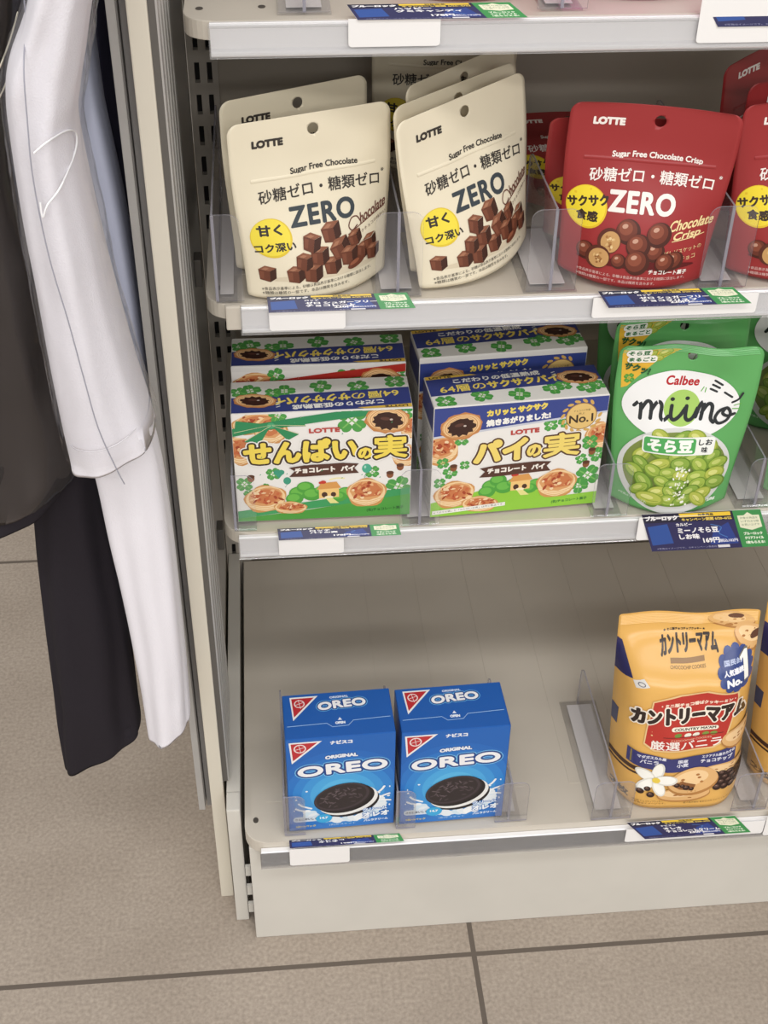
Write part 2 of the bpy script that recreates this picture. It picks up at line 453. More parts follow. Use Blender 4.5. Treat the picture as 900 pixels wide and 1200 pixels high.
def bracket(t, z):
    bm = bmesh.new()
    prism(bm, [(0.97, z - 0.0142), (1.236, z - 0.0142), (1.236, z - 0.055), (1.20, z - 0.05), (0.98, z - 0.024)], 'x', -0.0525, -0.0500)
    bx(bm, -0.0522, -0.0503, 1.2345, 1.2385, z - 0.050, z - 0.026)
    obj('shelf_bracket', bm, mat('b9b5ae', 0.4, 0.2), t)
S1 = shelf('shelf', 'uppermost white shelf, cut by the top of the picture', 0.918, 0.920, -0.0545, 1.236, -0.036, 0.912, 0.8965, group=None)
S2 = shelf('shelf', 'white shelf carrying the cream and red pouches', 0.918, 0.700, -0.0545, 1.236, -0.0265, 0.912, 0.6762, cap=(-0.039, -0.0268))
S3 = shelf('shelf', 'white shelf carrying the pie boxes and green pouches', 0.918, 0.468, -0.0545, 1.236, -0.0412, 0.912, 0.4430)
for t, z in ((S1, 0.920), (S2, 0.700), (S3, 0.468)): bracket(t, z)
S0 = shelf('bottom_deck', 'deep bottom deck shelf with the blue cookie cartons, just above the floor', 0.807, 0.168, -0.0527, 1.238, -0.0372, 0.800, 0.1372, 0.016)
# grey board beside the end panel
bb = thing('backing_board', 'tall narrow grey board between hanging clothes and shelving', 'board', (0, 0, 0.13))
bm = bmesh.new(); bx(bm, -0.1005, -0.0940, 0.884, 1.22, 0.006, 1.12, 0.001); bx(bm, -0.0935, -0.0880, 0.889, 1.22, 0.0, 1.12, 0.001)
obj('panel', bm, GREYB, bb)
bm = bmesh.new(); bx(bm, -0.1012, -0.0948, 0.8805, 0.8838, 0.004, 1.12, 0.0006)
obj('edge_strip', bm, mat('a8a5a1', 0.4, mottle=0.03), bb)

# ================================================================ POUCHES AND BAGS
def smooth(a, b, x):
    t = max(0.0, min(1.0, (x - a) / (b - a))); return t * t * (3 - 2 * t)
class Pouch:
    """stand-up pouch; x across (m, centred), z up from the shelf, the front towards -y"""
    def __init__(s, W, H, D, tp, r=0.009, wr=0.0006, seed=0, curl=0.0, flare=0.0, side=2.2, back=0.55, gv=(0.12, 0.80), lip=0.0):
        s.__dict__.update(locals())
    def hw(s, v):
        k = s.W / 2 * (s.tp + (1 - s.tp) * smooth(0.0, 0.8, v)); z = v * s.H
        if z > s.H - s.r: k -= s.r - math.sqrt(max(0, s.r ** 2 - (z - s.H + s.r) ** 2))
        if z < s.r * 0.7: k -= (s.r * 0.7 - math.sqrt(max(0, (s.r * 0.7) ** 2 - (z - s.r * 0.7) ** 2)))
        return k
    def T(s, u, v):
        g = 1 - smooth(*s.gv, v) if v > s.gv[0] else 1
        return s.D / 2 * (1 - abs(u) ** s.side) * g + 0.0004
    def pos(s, u, v, side=-1, off=0.0):
        x = u * s.hw(v); z = v * s.H; t = s.T(u, v)
        y = -t if side < 0 else t * s.back
        y += s.curl * (v ** 2) * (1 - 0.0 * u) + s.flare * (u ** 2) * smooth(0.3, 1, v) + s.lip * smooth(0.8, 1, v) * math.sin(u * 5 + s.seed)
        if s.wr:
            p = Vector((x * 34 + s.seed * 7.3, z * 30, s.seed * 3.1)); e = min(1, (1 - abs(u)) * 6) * min(1, (1 - v) * 7) * min(1, v * 6)
            y += s.wr * 2 * noise.noise(p) * e + s.wr * 0.3 * noise.noise(p * 1.7) * e
        return Vector((x, y + off * side, z))
    def front(s, xm, zm, off):
        v = max(0.0, min(1.0, zm / 1000 / s.H)); u = max(-1.0, min(1.0, xm / 1000 / (s.W / 2)))
        e = 1e-3
        n = (s.pos(min(1, u + e), v) - s.pos(max(-1, u - e), v)).cross(s.pos(u, min(1, v + e)) - s.pos(u, max(0, v - e)))
        n = n.normalized() if n.length else Vector((0, -1, 0))
        if n.y > 0: n = -n
        return s.pos(u, v) + n * off
    def body(s, m, hole=None, hole_d=0.0085, NU=36, NV=44):
        V, F = [], []
        us = [-1 + 2 * i / NU for i in range(NU + 1)]; vs = [j / NV for j in range(NV + 1)]
        vs = [v for v in vs]
        top = [1 - s.r / s.H * (1 - math.sin(k * math.pi / 12)) for k in range(0, 7)]
        vs = sorted(set([v for v in vs if v < top[0] - 0.004] + top))
        for side in (-1, 1):
            for v in vs:
                for u in us: V.append(s.pos(u, v, side))
        n = len(us); L = len(vs) * n
        for j in range(len(vs) - 1):
            for i in range(NU):
                a = j * n + i
                F.append((a, a + 1, a + n + 1, a + n)); a += L; F.append((a, a + n, a + n + 1, a + 1))
        for i in range(NU):
            F.append((i, L + i, L + i + 1, i + 1)); a = (len(vs) - 1) * n + i; F.append((a, a + 1, L + a + 1, L + a))
        for j in range(len(vs) - 1):
            a = j * n; F.append((a, a + n, L + a + n, L + a)); a += NU; F.append((a, L + a, L + a + n, a + n))
        if hole:
            me = bpy.data.meshes.new('p'); me.from_pydata([tuple(p) for p in V], [], F)
            o = link('p', me)
            bm = bmesh.new(); c = s.pos(hole[0] / (s.W / 2), hole[1] / s.H)
            prism(bm, [(c.x + hole_d / 2 * math.cos(i * math.pi / 10), c.z + hole_d / 2 * math.sin(i * math.pi / 10)) for i in range(20)], 'y', c.y - 0.02, c.y + 0.02)
            bmesh.ops.recalc_face_normals(bm, faces=bm.faces)
            cm = bpy.data.meshes.new('c'); bm.to_mesh(cm); bm.free(); co = link('c', cm)
            md = o.modifiers.new('b', 'BOOLEAN'); md.operation = 'DIFFERENCE'; md.object = co; md.solver = 'EXACT'
            r = bpy.data.meshes.new_from_object(o.evaluated_get(bpy.context.evaluated_depsgraph_get()))
            V = [p.co.copy() for p in r.vertices]; F = [tuple(p.vertices) for p in r.polygons]
            bpy.data.objects.remove(o); bpy.data.objects.remove(co); bpy.data.meshes.remove(r)
        return V, F, [m] * len(F), True
    def strip(s, z0, z1, x0, x1, off, NU=30, NV=4, ridges=0):
        V, F = [], []
        nv = NV if not ridges else ridges * 2
        for j in range(nv + 1):
            for i in range(NU + 1):
                o_ = off * (0.0 if j in (0, nv) and not ridges else 1.0) * (1 if not ridges or j % 2 else 0.1)
                V.append(s.front(x0 + (x1 - x0) * i / NU, z0 + (z1 - z0) * j / nv, o_))
        n = NU + 1
        for j in range(nv):
            for i in range(NU): F.append((j * n + i, j * n + i + 1, j * n + n + i + 1, j * n + n + i))
        return V, F

def make_pouch(name, P, art, bodycol, rough, hole=None, hole_d=0.0085, zips=(), seal=None, seam=None):
    bm_ = mat(bodycol, rough, spec=0.4)
    V, F, Cc = art_geo(art, P.front, (4.0, 4.0), 0.0003, 0.00005, (-P.W * 499, P.W * 499, 0.5, P.H * 1000 - 0.5))
    me = merge('pouch_body', [P.body(bm_, hole, hole_d), (V, F, [mat(c, rough, spec=0.4) for c in Cc], True)])
    kids = [('pouch_body', me)]
    for (z0, z1, x0, x1) in zips:
        v, f = P.strip(z0, z1, x0, x1, 0.0005); kids.append(('zip_strip', merge('zip_strip', [(v, f, [bm_] * len(f), True)])))
    if seal:
        v, f = P.strip(seal[0], seal[1], -P.W * 500 + seal[2], P.W * 500 - seal[2], 0.0005, ridges=seal[3])
        kids.append(('top_seal', merge('top_seal', [(v, f, [mat(seal[4], rough, spec=0.4)] * len(f), False)])))
    return kids
def place(kids, name, label, cat, mw, group):
    x = mw.col[0].xyz; rigid = Matrix.Rotation(math.atan2(x.y, x.x), 4, 'Z'); rigid.translation = mw.translation
    t = thing(name, label, cat, group=group, mw=rigid)
    for n, me in kids: link(n, me, t).matrix_parent_inverse = rigid.inverted() @ mw      # the lean, with the foot kept flat
    return t

# ---------- shared printed motifs
def choc_cube(a, cx, cy, s, rot=0):
    c, q = math.cos(R(rot)), math.sin(R(rot))
    def T(p): return (cx + s * (c * p[0] - q * p[1]), cy + s * (q * p[0] + c * p[1]))
    a.poly([T(p) for p in ((-.5, .28), (-.12, .5), (.5, .36), (.12, .16))], '8d5b44')
    a.poly([T(p) for p in ((-.5, .28), (.12, .16), (.1, -.5), (-.46, -.34))], '6b3d2c')
    a.poly([T(p) for p in ((.12, .16), (.5, .36), (.46, -.26), (.1, -.5))], '42261d')
    a.poly([T(p) for p in ((-.36, .28), (-.1, .4), (.1, .34), (-.1, .22))], 'a8755a')
    a.poly([T(p) for p in ((-.44, .2), (-.2, .15), (-.24, -.3), (-.42, -.24))], '7d4a36')
def malt_ball(a, cx, cy, r):
    a.ell(cx, cy, r, r * .96, '4a2219'); a.ell(cx - r * .12, cy + r * .12, r * .82, r * .8, '6f3526'); a.ell(cx - r * .22, cy + r * .25, r * .55, r * .5, '8b4a35')
    a.ell(cx - r * .3, cy + r * .4, r * .24, r * .17, 'c79a84', 20)
def half_ball(a, cx, cy, r, rot):
    a.ell(cx, cy, r, r * .92, '5a2a1d', rot); a.ell(cx + r * .1, cy - r * .06, r * .82, r * .76, 'c79a62', rot)
    random.seed(int(cx * 10))
    for i in range(16):
        t, k = random.uniform(0, 6.3), random.uniform(0, .62) * r
        a.ell(cx + r * .1 + k * math.cos(t), cy - r * .06 + k * math.sin(t) * .9, r * random.uniform(.08, .16), r * random.uniform(.06, .12), random.choice(['e6c894', 'a97843', 'd8b277', '946134']), random.uniform(0, 90), 8, True)
def clover(a, cx, cy, s, rot=0, col='4f9d4b', col2='7dbb62'):
    for k in range(4):
        t = R(rot + 90 * k + 45); x, y = cx + s * .52 * math.cos(t), cy + s * .52 * math.sin(t)
        for dd in (-.42, .42):
            a.ell(x + s * .2 * math.cos(t + dd * 2.4), y + s * .2 * math.sin(t + dd * 2.4), s * .36, s * .3, col, math.degrees(t), 14)
        a.stroke([(cx, cy), (x + s * .25 * math.cos(t), y + s * .25 * math.sin(t))], s * .1, col2, False)
def pie(a, cx, cy, rx, ry, rot=0, seed=1):
    random.seed(seed); c, q = math.cos(R(rot)), math.sin(R(rot))
    pts = [(cx + (1 + .06 * math.sin(5 * t)) * (rx * math.cos(t) * c - ry * math.sin(t) * q), cy + (1 + .06 * math.sin(5 * t)) * (rx * math.cos(t) * q + ry * math.sin(t) * c)) for t in [i * .2618 for i in range(24)]]
    a.poly(pts, 'cf9558'); a.ell(cx, cy + ry * .04, rx * .94, ry * .9, 'f0cf9e', rot)
    for i in range(5): a.stroke([(cx - rx * .86 + i * rx * .1, cy - ry * (.3 + .1 * i)), (cx, cy - ry * (.56 + .08 * i)), (cx + rx * .86 - i * rx * .1, cy - ry * (.3 + .1 * i))], .4, 'dca76c' if i % 2 else 'f7e3bf')
    a.ell(cx, cy + ry * .16, rx * .84, ry * .68, 'd99f68', rot, 22, False, .05); a.ell(cx + rx * .05, cy + ry * .2, rx * .7, ry * .52, 'c87a4c', rot, 20, False, .08)
    for i in range(34):
        t, k = random.uniform(0, 6.3), random.uniform(0, .72) ** .7
        a.ell(cx + rx * k * math.cos(t), cy + ry * (.17 + k * .72 * math.sin(t)), rx * random.uniform(.06, .17), ry * random.uniform(.05, .12), random.choice(['a5452a', '9a4024', 'e6b888', 'f0d3aa', 'b95a38', 'c4683f', 'dba06a']), random.uniform(-40, 70), 9, True)
def bitten(a, cx, cy, rx, ry, rot=0, seed=3):
    random.seed(seed); c, q = math.cos(R(rot)), math.sin(R(rot))
    def P(t, k, e=0): return (cx + k * rx * math.cos(t) * c - k * ry * math.sin(t) * q, cy + k * rx * math.cos(t) * q + k * ry * math.sin(t) * c + e)
    a.poly([P(i * .2618, 1 + .05 * math.sin(4 * i)) for i in range(24)], 'c2824c'); a.ell(cx, cy + ry * .05, rx * .9, ry * .84, 'ecc592', rot)
    for k in (.86, .76, .66): a.stroke([P(i * .2618, k) for i in range(25)], .5, 'd19c62' if k != .76 else 'b77b44')
    a.poly([P(i * .2618, .64 + .08 * math.sin(3 * i + 1), -ry * .05) for i in range(24)], '3a211b'); a.ell(cx - rx * .1, cy + ry * .12, rx * .22, ry * .12, '5c3a30', rot)
    a.ell(cx + rx * .16, cy + ry * .04, rx * .07, ry * .07, 'c8b8ae')

# ---------- cream chocolate pouch
def cream_art():
    a = Art(); K = '38332f'; S = '3c444a'; H = 142
    def T(s, u, vd, w, h, col, b=0, rot=0, **k): a.text(s, (u - .5) * 130, H * (1 - vd), w, h, col, b, rot, **k)
    T('LOTTE', .235, .125, 24.5, 6.2, K, 1.1)
    T('Sugar Free Chocolate', .57, .30, 55, 6.4, K, .35, arc=-1.2)
    T('砂糖ゼロ・糖類ゼロ', .535, .415, 101, 10.5, K, .32, arc=-2.6)
    T('※', .945, .375, 3, 3, K, .2)
    T('ZERO', .53, .535, 56, 16, S, 1.5, 0, arc=-.5, sp=1.12)
    a.stroke([(36, 54), (33, 58), (28, 57.5), (25, 52), (28, 48.5), (33, 51.5)], 1.0, '6b4238')
    T('hocolate', .875, .578, 27, 8.5, '6b4238', .45, 20, shear=.35)
    a.stroke([(24, 46), (36, 51), (60, 59.5)], .8, '6b4238')
    T('ミルクチョコの味わい', .855, .655, 34, 3.0, '6b5248', .15, 21)
    a.ell(-41, 52, 16.5, 15.5, 'e2c63a', n=36); a.ell(-41.4, 52.6, 15.4, 14.4, 'f0dc4a', n=36)
    T('甘く', .178, .59, 20, 8.8, K, .9); T('コク深い', .2, .685, 33, 7.2, K, .6, 3)
    a.ell(2, 18.6, 50, 3.0, 'd9ccb2')
    for c in ((-48, 24, 14, 0), (-25, 22.5, 15.5, 4), (-10, 22, 17, 2), (8, 26, 16, 8), (-17, 34, 15, -8), (-3, 37.5, 16, 3), (-9, 50.5, 15.5, -12), (9, 57, 17, 10),
              (16, 41, 18, 24), (24, 32, 17, 6), (30, 47, 13, 18), (38, 33, 14, -6), (45, 39, 13, 12), (48, 28, 14, 4)): choc_cube(a, c[0], 21.5 + (c[1] - 22) * .84, c[2], c[3])
    a.ell(30, 22.5, 9, 3.4, '6b3a28', 18); a.ell(28, 23.4, 5, 1.6, '94583f', 18)
    T('※食品表示基準による。砂糖は食品表示基準における糖類に該当します。', .47, .915, 100, 3.0, K, .12, 2)
    T('※糖類は糖質の一部です。本品は糖質を含みます。', .38, .947, 76, 3.0, K, .12, 1)
    return a
CP = Pouch(0.130, 0.142, 0.040, 0.905, seed=1, wr=0.0005, flare=0.0, back=0.3)
cream = make_pouch('p', CP, cream_art(), 'e9dfc6', 0.42, (0.002, 0.130), 0.0088, zips=((95, 98, -50, 52),))
gC = 'cream chocolate pouches'
def pouch(kids, label, mw, group, name='snack_pouch', cat='pouch'): return place(kids, name, label, cat, mw, group)
ZS2, ZS3, ZS0 = 0.7026, 0.4706, 0.1706
pouch(cream, 'cream chocolate pouch at the left end of its shelf, front of two', axes(0.0355, 0.9425, ZS2, 17.4, 0.5, 1.2), gC)
pouch(cream, 'cream chocolate pouch half hidden, directly behind the leftmost cream pouch', axes(0.023, 0.996, ZS2, 26, 0, 0), gC)
pouch(cream, 'cream chocolate pouch turned sideways, front of the middle cream stack', axes(0.1660, 0.959, ZS2, 33, 4, 6.0, .005), gC)
pouch(cream, 'cream chocolate pouch second in the middle stack, only its rim showing', axes(0.1605, 0.988, ZS2, 35, 3, 4, .004), gC)
pouch(cream, 'cream chocolate pouch third in the middle stack, most twisted of them', axes(0.173, 1.034, ZS2, 39, 4, 4, .004), gC)
pouch(cream, 'cream chocolate pouch standing against the back panel, its top hidden by the shelf above', axes(0.157, 1.165, ZS2, -5, -3, -3, .0036), gC)

# ---------- red chocolate crisp pouch
def red_art():
    a = Art(); Wt = 'f3ebe4'; Y = 'f0d9a0'; H = 142
    def T(s, u, vd, w, h, col, b=0, rot=0, **k): a.text(s, (u - .5) * 130, H * (1 - vd), w, h, col, b, rot, **k)
    T('LOTTE', .235, .10, 24.5, 6.2, Wt, 1.1)
    T('Sugar Free Chocolate Crisp', .55, .285, 70, 6.2, Wt, .4, arc=-1.6)
    T('砂糖ゼロ・糖類ゼロ', .535, .40, 98, 10.5, Wt, .32, arc=-2.6); T('※', .945, .36, 3, 3, Wt, .2)
    T('ZERO', .50, .525, 54, 17, Wt, 1.7, 0, arc=-.5, sp=1.12)
    T('Chocolate', .835, .615, 36, 8.5, Y, .5, 10, shear=.35); T('Crisp', .82, .685, 23, 8, Y, .5, 10, shear=.35)
    a.stroke([(30, 40), (44, 42.5), (56, 46)], .7, Y)
    T('香ばしビスケットの', .80, .772, 36, 4.2, Y, .2, 10); T('チョコ', .86, .815, 13, 4.2, Y, .2, 10)
    a.ell(-44.5, 60, 17, 17, 'e6bf2a', n=36); a.ell(-44.8, 60.4, 16, 16, 'f0d836', n=36)
    T('サクサク', .165, .545, 34, 8.6, '3a2a20', .9, 10); T('食感', .165, .625, 18, 8.5, '3a2a20', .8)
    a.ell(2, 20, 52, 3.5, '5e1417')
    for c in ((-39, 28, 8.5), (38, 26, 9), (20, 35, 9), (30, 24, 9), (-10, 23, 7)): malt_ball(a, c[0] - 3, 21 + (c[1] - 22) * .8, c[2] * .94)
    for c in ((-5, 53, 11), (21, 52, 11), (5, 40, 11), (6, 23.5, 11.5), (30, 24, 9)): malt_ball(a, c[0] - 3, 21 + (c[1] - 22) * .8, c[2] * .94)
    half_ball(a, -23, 37, 10.5, 60); half_ball(a, -31, 23, 10.5, 20)
    T('チョコレート菓子', .74, .895, 34, 4.2, Wt, .3, -2)
    T('※食品表示基準による。砂糖は食品表示基準における糖類に該当します。', .50, .935, 96, 2.8, 'e8c8c0', .12)
    T('※糖類は糖質の一部です。本品は糖質を含みます。', .40, .965, 70, 2.8, 'e8c8c0', .12)
    return a
RP = Pouch(0.130, 0.142, 0.046, 0.90, seed=5, wr=0.0005, flare=-0.006)
red = make_pouch('p', RP, red_art(), '9c3031', 0.40, (0.004, 0.130), 0.0088, zips=((97, 100, -50, 52),))
gR = 'red chocolate crisp pouches'
pouch(red, 'red chocolate crisp pouch with whole front showing, middle of the shelf', axes(0.2905, 0.938, ZS2, -11.5, 0, -2.0, .0022), gR)
pouch(red, 'red chocolate crisp pouch leaning against the back of the whole red one', axes(0.2930, 1.013, ZS2, -9, -25, 0), gR)
pouch(red, 'dark red pouch lying flattest against the back panel, its corner behind the cream stack', axes(0.290, 1.085, ZS2, 0, 77, 0), gR)
pouch(red, 'red chocolate crisp pouch cut by the right picture edge, front of its stack', axes(0.432, 0.941, ZS2, -1, 1, 1.5, .002), gR)
pouch(red, 'red chocolate crisp pouch second of the stack at the right picture edge', axes(0.447, 0.995, ZS2, 3, 0, 0), gR)
pouch(red, 'dark red pouch tallest and farthest back of the right edge stack', axes(0.452, 1.075, ZS2, 24, -2, 10, .011), gR)

# ---------- green bean pouch
def bean(a, cx, cy, rx, ry, rot, tone=0):
    c = [('6f8f33', '9ab24a', 'bfcb70'), ('8ea23c', 'b3bd54', 'd6d884'), ('63852f', '88a745', 'b2c46a')][tone]
    a.ell(cx, cy, rx, ry, c[0], rot, 22); a.ell(cx - rx * .05, cy + ry * .1, rx * .86, ry * .78, c[1], rot, 20)
    t = R(rot); a.ell(cx - rx * .2 * math.cos(t), cy + ry * .22, rx * .45, ry * .32, c[2], rot, 14, True)
    a.stroke([(cx - rx * .6 * math.cos(t), cy - rx * .6 * math.sin(t) - ry * .15), (cx, cy - ry * .35), (cx + rx * .6 * math.cos(t), cy + rx * .6 * math.sin(t) - ry * .15)], .45, '7a8f35')
def bean_art():
    a = Art(); K = '2d3134'; W_ = 'f0f0ee'; G = '3fa04c'
    def X(px): return (px - 130) / 690 * 114 - 57          # proportions read across the pack
    a.poly([(-60, 161), (-8, 161), (-30, 148), (-52, 124), (-57, 122)], 'e5b53c')
    for (x, y, r) in ((-22, 157, 20), (-30, 152, 0), (-35, 155, 40)): bean(a, x, y, 7, 3.4, r, 1)
    clover(a, -51, 132, 5, 10, '5a9a3a')
    for (x, y, w_, h_, t) in ((-45.5, 158, 22, 7, 'そら豆'), (-42, 151.5, 26, 7, 'まるごと')):
        a.poly(rrect(x - w_ / 2, x + w_ / 2, y - h_ / 2, y + h_ / 2, 3), 'f4f3ea'); a.text(t, x, y, w_ - 3, h_ - 2.6, '2f6f3c', .5)
    a.text('サクッ!', -45, 142, 24, 8, '2a5a34', 1.0, -16)
    a.ell(-3, 108, 52, 33, 'f1f1f0', n=56)
    a.text('Calbee', -4, 131.5, 29, 9, 'b9282f', .75, 0, .14, 0, 1.05)
    a.ell(-2, 106, 16, 17, 'a9cf6a', n=36)
    # handwritten word: m i i n o
    L = 3.4
    a.stroke([(-44, 106), (-40, 110), (-38, 106), (-38, 94)], L, K); a.stroke([(-38, 102), (-33, 111), (-29, 108), (-29, 95)], L, K)
    a.stroke([(-29, 102), (-24, 111), (-20, 108), (-20, 97), (-17, 94), (-13, 98)], L, K)
    a.stroke([(-11, 108), (-11, 98), (-8, 95), (-3, 99), (1, 106)], L, K); a.stroke([(2, 108), (2, 98), (5, 95), (9, 98), (12, 106)], L, K)
    a.ell(-11, 114, 2, 1.8, K); a.ell(2, 115, 2, 1.8, K)
    a.stroke([(11, 98), (14, 109), (17, 111), (16, 96)], L, K); a.stroke([(16, 102), (21, 110), (25, 108), (25, 97), (28, 93)], L, K)
    a.stroke([(38, 107), (32, 104), (29, 97), (33, 92), (40, 95), (42, 102), (38, 107), (35, 102), (40, 99), (46, 101)], L - .5, K)
    for p in (((21, 124), (27, 121.5)), ((22.5, 128), (29, 125)), ((24, 132), (31, 128)), ((34, 121), (41, 117)), ((50, 121), (47, 115), (42, 112))): a.stroke(list(p), 2.0, K)
    for p in (((13, 122), (15, 126)), ((16.5, 121), (17, 125)), ((44, 109), (50, 111)), ((43, 106), (49, 106))): a.stroke(list(p), .9, '6bb04e')
    # bowl of beans
    a.ell(-1, 44, 55, 44, 'd8d9d6', n=60); a.ell(-1, 46, 50, 38, '7d8c48', n=50)
    random.seed(11)
    row = []
    for j, y in enumerate((78, 70, 61, 52, 43, 34, 25, 18)):
        half = 46 * math.sqrt(max(.08, 1 - ((y - 46) / 38) ** 2)); n = max(2, int(half / 7.6))
        for i in range(n): row.append((-1 + (i + .5 + .25 * (j % 2)) / n * 2 * half - half + random.uniform(-2, 2), y + random.uniform(-2, 2)))
    for x, y in row: bean(a, x, y, random.uniform(9, 11.5), random.uniform(6, 7.6), random.uniform(-45, 45), random.randrange(3))
    bean(a, -22, 17.5, 14, 7, -8, 1)
    random.seed(3)
    for i in range(46): a.ell(random.gauss(6, 5), random.uniform(12, 52), random.uniform(.7, 2), random.uniform(.6, 1.4), random.choice(['e9ebd8', 'd3dcb5', 'f3f3ea']), random.uniform(0, 90), 7, True)
    a.poly(rrect(-34, 33, 62.5, 79.5, 3.4), 'eef0ea'); a.poly(rrect(-32.6, 15, 63.8, 78.2, 2.6), '4fa65a')
    a.text('そら豆', -8.5, 71, 42, 12, 'f2f5ee', 1.5); a.text('しお', 24, 74.6, 13, 5.6, K, .5); a.text('味', 24, 67.4, 6, 6, K, .4)
    a.text('28g', 40, 15, 9, 4.4, 'e6efe2', .5, 6)
    a.text('※写真はイメージです。', -38, 15, 28, 2.6, 'dbe8da', .12, -10)
    return a
MP = Pouch(0.125, 0.165, 0.042, 0.87, seed=9, wr=0.0009, gv=(0.12, 0.9), lip=0.003)
green = make_pouch('p', MP, bean_art(), '62aa62', 0.22, (0.001, 0.155), 0.008, seal=(157.5, 164.2, 3.2, 5, '70b472'))
gG = 'green bean snack pouches'
pouch(green, 'green bean snack pouch with whole front showing above the price card', axes(0.3565, 0.936, ZS3, -7.5, 0, 0), gG)
pouch(green, 'green bean snack pouch second in its column, upper rim showing', axes(0.364, 0.985, ZS3, 1.5, 1, 0), gG)
pouch(green, 'shaded green pouch farthest back, between pie boxes and the second green pouch', axes(0.372, 1.075, ZS3, 2, 2, -1, .0015), gG)
pouch(green, 'green bean snack pouch in front, cut by the right picture edge', axes(0.505, 0.945, ZS3, 4, 0, 0), gG)
pouch(green, 'shaded green bean pouch in the dark behind the edge-cut green one', axes(0.515, 1.06, ZS3, 2, 1, 0), gG)

# ---------- vanilla cookie bag
def cookie(a, cx, cy, rx, ry, rot=0, seed=2, chips=6):
    random.seed(seed)
    a.ell(cx, cy - ry * .12, rx, ry, 'b07c45', rot, 30); a.ell(cx, cy, rx * .97, ry * .92, 'dcae74', rot, 30); a.ell(cx - rx * .1, cy + ry * .15, rx * .7, ry * .55, 'ecc896', rot, 24)
    for i in range(chips):
        t, k = random.uniform(0, 6.3), random.uniform(.1, .7); a.ell(cx + rx * k * math.cos(t), cy + ry * k * math.sin(t), rx * .08, ry * .08, 'a8713f', 0, 8, True)
def chips(a, pts):
    for x, y, r in pts:
        a.ell(x, y, r, r * .8, '33221d', 0, 14); a.ell(x - r * .15, y + r * .25, r * .55, r * .35, '5e463d', 0, 10); a.ell(x - r * .2, y + r * .4, r * .2, r * .12, '94796c', 0, 7, True)
def bag_art():
    a = Art(); N = '33305a'; K = '332723'
    H = 202.0
    def Y(vd): return H * (1 - vd)
    def X(u): return (u - .5) * 136
    # navy gusset corners and dark stripes round the foot
    a.poly([(X(-.02), Y(.12)), (X(.035), Y(.14)), (X(.10), Y(.27)), (X(.0), Y(.30))], N)
    a.poly([(-70, Y(.50)), (X(.035), Y(.50)), (X(.03), Y(.60)), (-70, Y(.60))], '474a63')
    for v0, v1 in ((.765, .790), (.800, .812)): a.poly([(-70, Y(v0)), (X(.22), Y(v0)), (X(.22), Y(v1)), (-70, Y(v1))], '4c342a')
    a.poly([(X(.10), Y(.275)), (X(.17), Y(.255)), (X(.21), Y(.285)), (X(.12), Y(.305))], 'd8d5cf'); a.text('◯', X(.155), Y(.28), 7, 4, '5c5a66', .4)
    # top
    a.text('カントリーマアム', X(.50), Y(.150), 56, 13.5, K, 1.3, 2, arc=-3); a.text('★ ミニ版チョコチップクッキー ★', X(.47), Y(.098), 40, 2.6, K, .3, 2, arc=-2)
    a.poly([(X(.36), Y(.188)), (X(.60), Y(.180)), (X(.60), Y(.196)), (X(.36), Y(.204))], '8f6a3c'); a.text('CHOCOCHIP COOKIES', X(.48), Y(.212), 34, 2.4, '6d5432', .2, 2)
    cookie(a, X(.80), Y(.045), 24, 9, -10, 5); a.ell(X(.83), Y(.03), 8, 2.6, '6c4a3a', -6)
    cookie(a, X(.98), Y(.135), 22, 12, -20, 6); a.ell(X(1.0), Y(.12), 9, 4, '5c3a2a', 30)
    # No.1 roundel
    for k in range(12): a.ell(X(.825) + 15 * math.cos(k * .5236), Y(.235) + 13.5 * math.sin(k * .5236), 4.4, 4.2, '3b4c86', 0, 12)
    a.ell(X(.825), Y(.235), 15.5, 14, '35457e', n=32); a.text('国民的', X(.80), Y(.205), 18, 3.6, 'b8c2de', .3, 4); a.text('人気連続', X(.80), Y(.235), 20, 4.2, 'e8e8ee', .5, 4)
    [a.poly([(X(.885) + k * p[0], Y(.225) + k * p[1]) for p in ((-1.6, -10), (3, -10), (3, 10.5), (.4, 10.5), (-5, 6), (-4.4, 3.6), (-1.6, 5.4))], c) for k, c in ((1.14, '6f6a62'), (1, 'f2f0ea'))]; a.text('No.', X(.80), Y(.270), 15, 6.2, 'f0f0f0', 1, 4)
    # red banner
    a.poly([(X(.235), Y(.355)), (X(.42), Y(.31)), (X(.62), Y(.295)), (X(.845), Y(.325)), (X(.855), Y(.36)), (X(.79), Y(.60)), (X(.70), Y(.635)), (X(.27), Y(.65)), (X(.195), Y(.61))], 'e3c08a')
    a.poly([(X(.245), Y(.36)), (X(.43), Y(.318)), (X(.61), Y(.303)), (X(.832), Y(.332)), (X(.842), Y(.365)), (X(.778), Y(.592)), (X(.69), Y(.625)), (X(.28), Y(.64)), (X(.205), Y(.605))], 'b8382f')
    a.text('・ミニ版チョコ香ばクッキーミン・', X(.56), Y(.368), 72, 4.2, 'f3ddc8', .5, 3, arc=-2)
    a.outl('カントリーマアム', X(.515), Y(.445), 112, 20, [('f1e6d6', 5.4), (K, 2.5)], 3, arc=-4)
    a.poly(rrect(X(.38), X(.72), Y(.520), Y(.494), 2.6), 'f1ead8'); a.text("COUNTRY MA'AM", X(.55), Y(.507), 41, 3.4, K, .3, 1)
    for x, c in ((.40, '6d8a3e'), (.47, 'e8e4d4'), (.53, 'e8e4d4'), (.60, '7c9444'), (.66, '7c9444')): a.ell(X(x + .03), Y(.542), 3.6, 2.2, c, 10, 12)
    a.stroke([(X(.33), Y(.556)), (X(.55), Y(.550)), (X(.76), Y(.545))], .8, '6b2a24')
    a.text('CHOCOCHIP COOKIES', X(.53), Y(.568), 40, 2.2, 'e8c0a4', .2, 2)
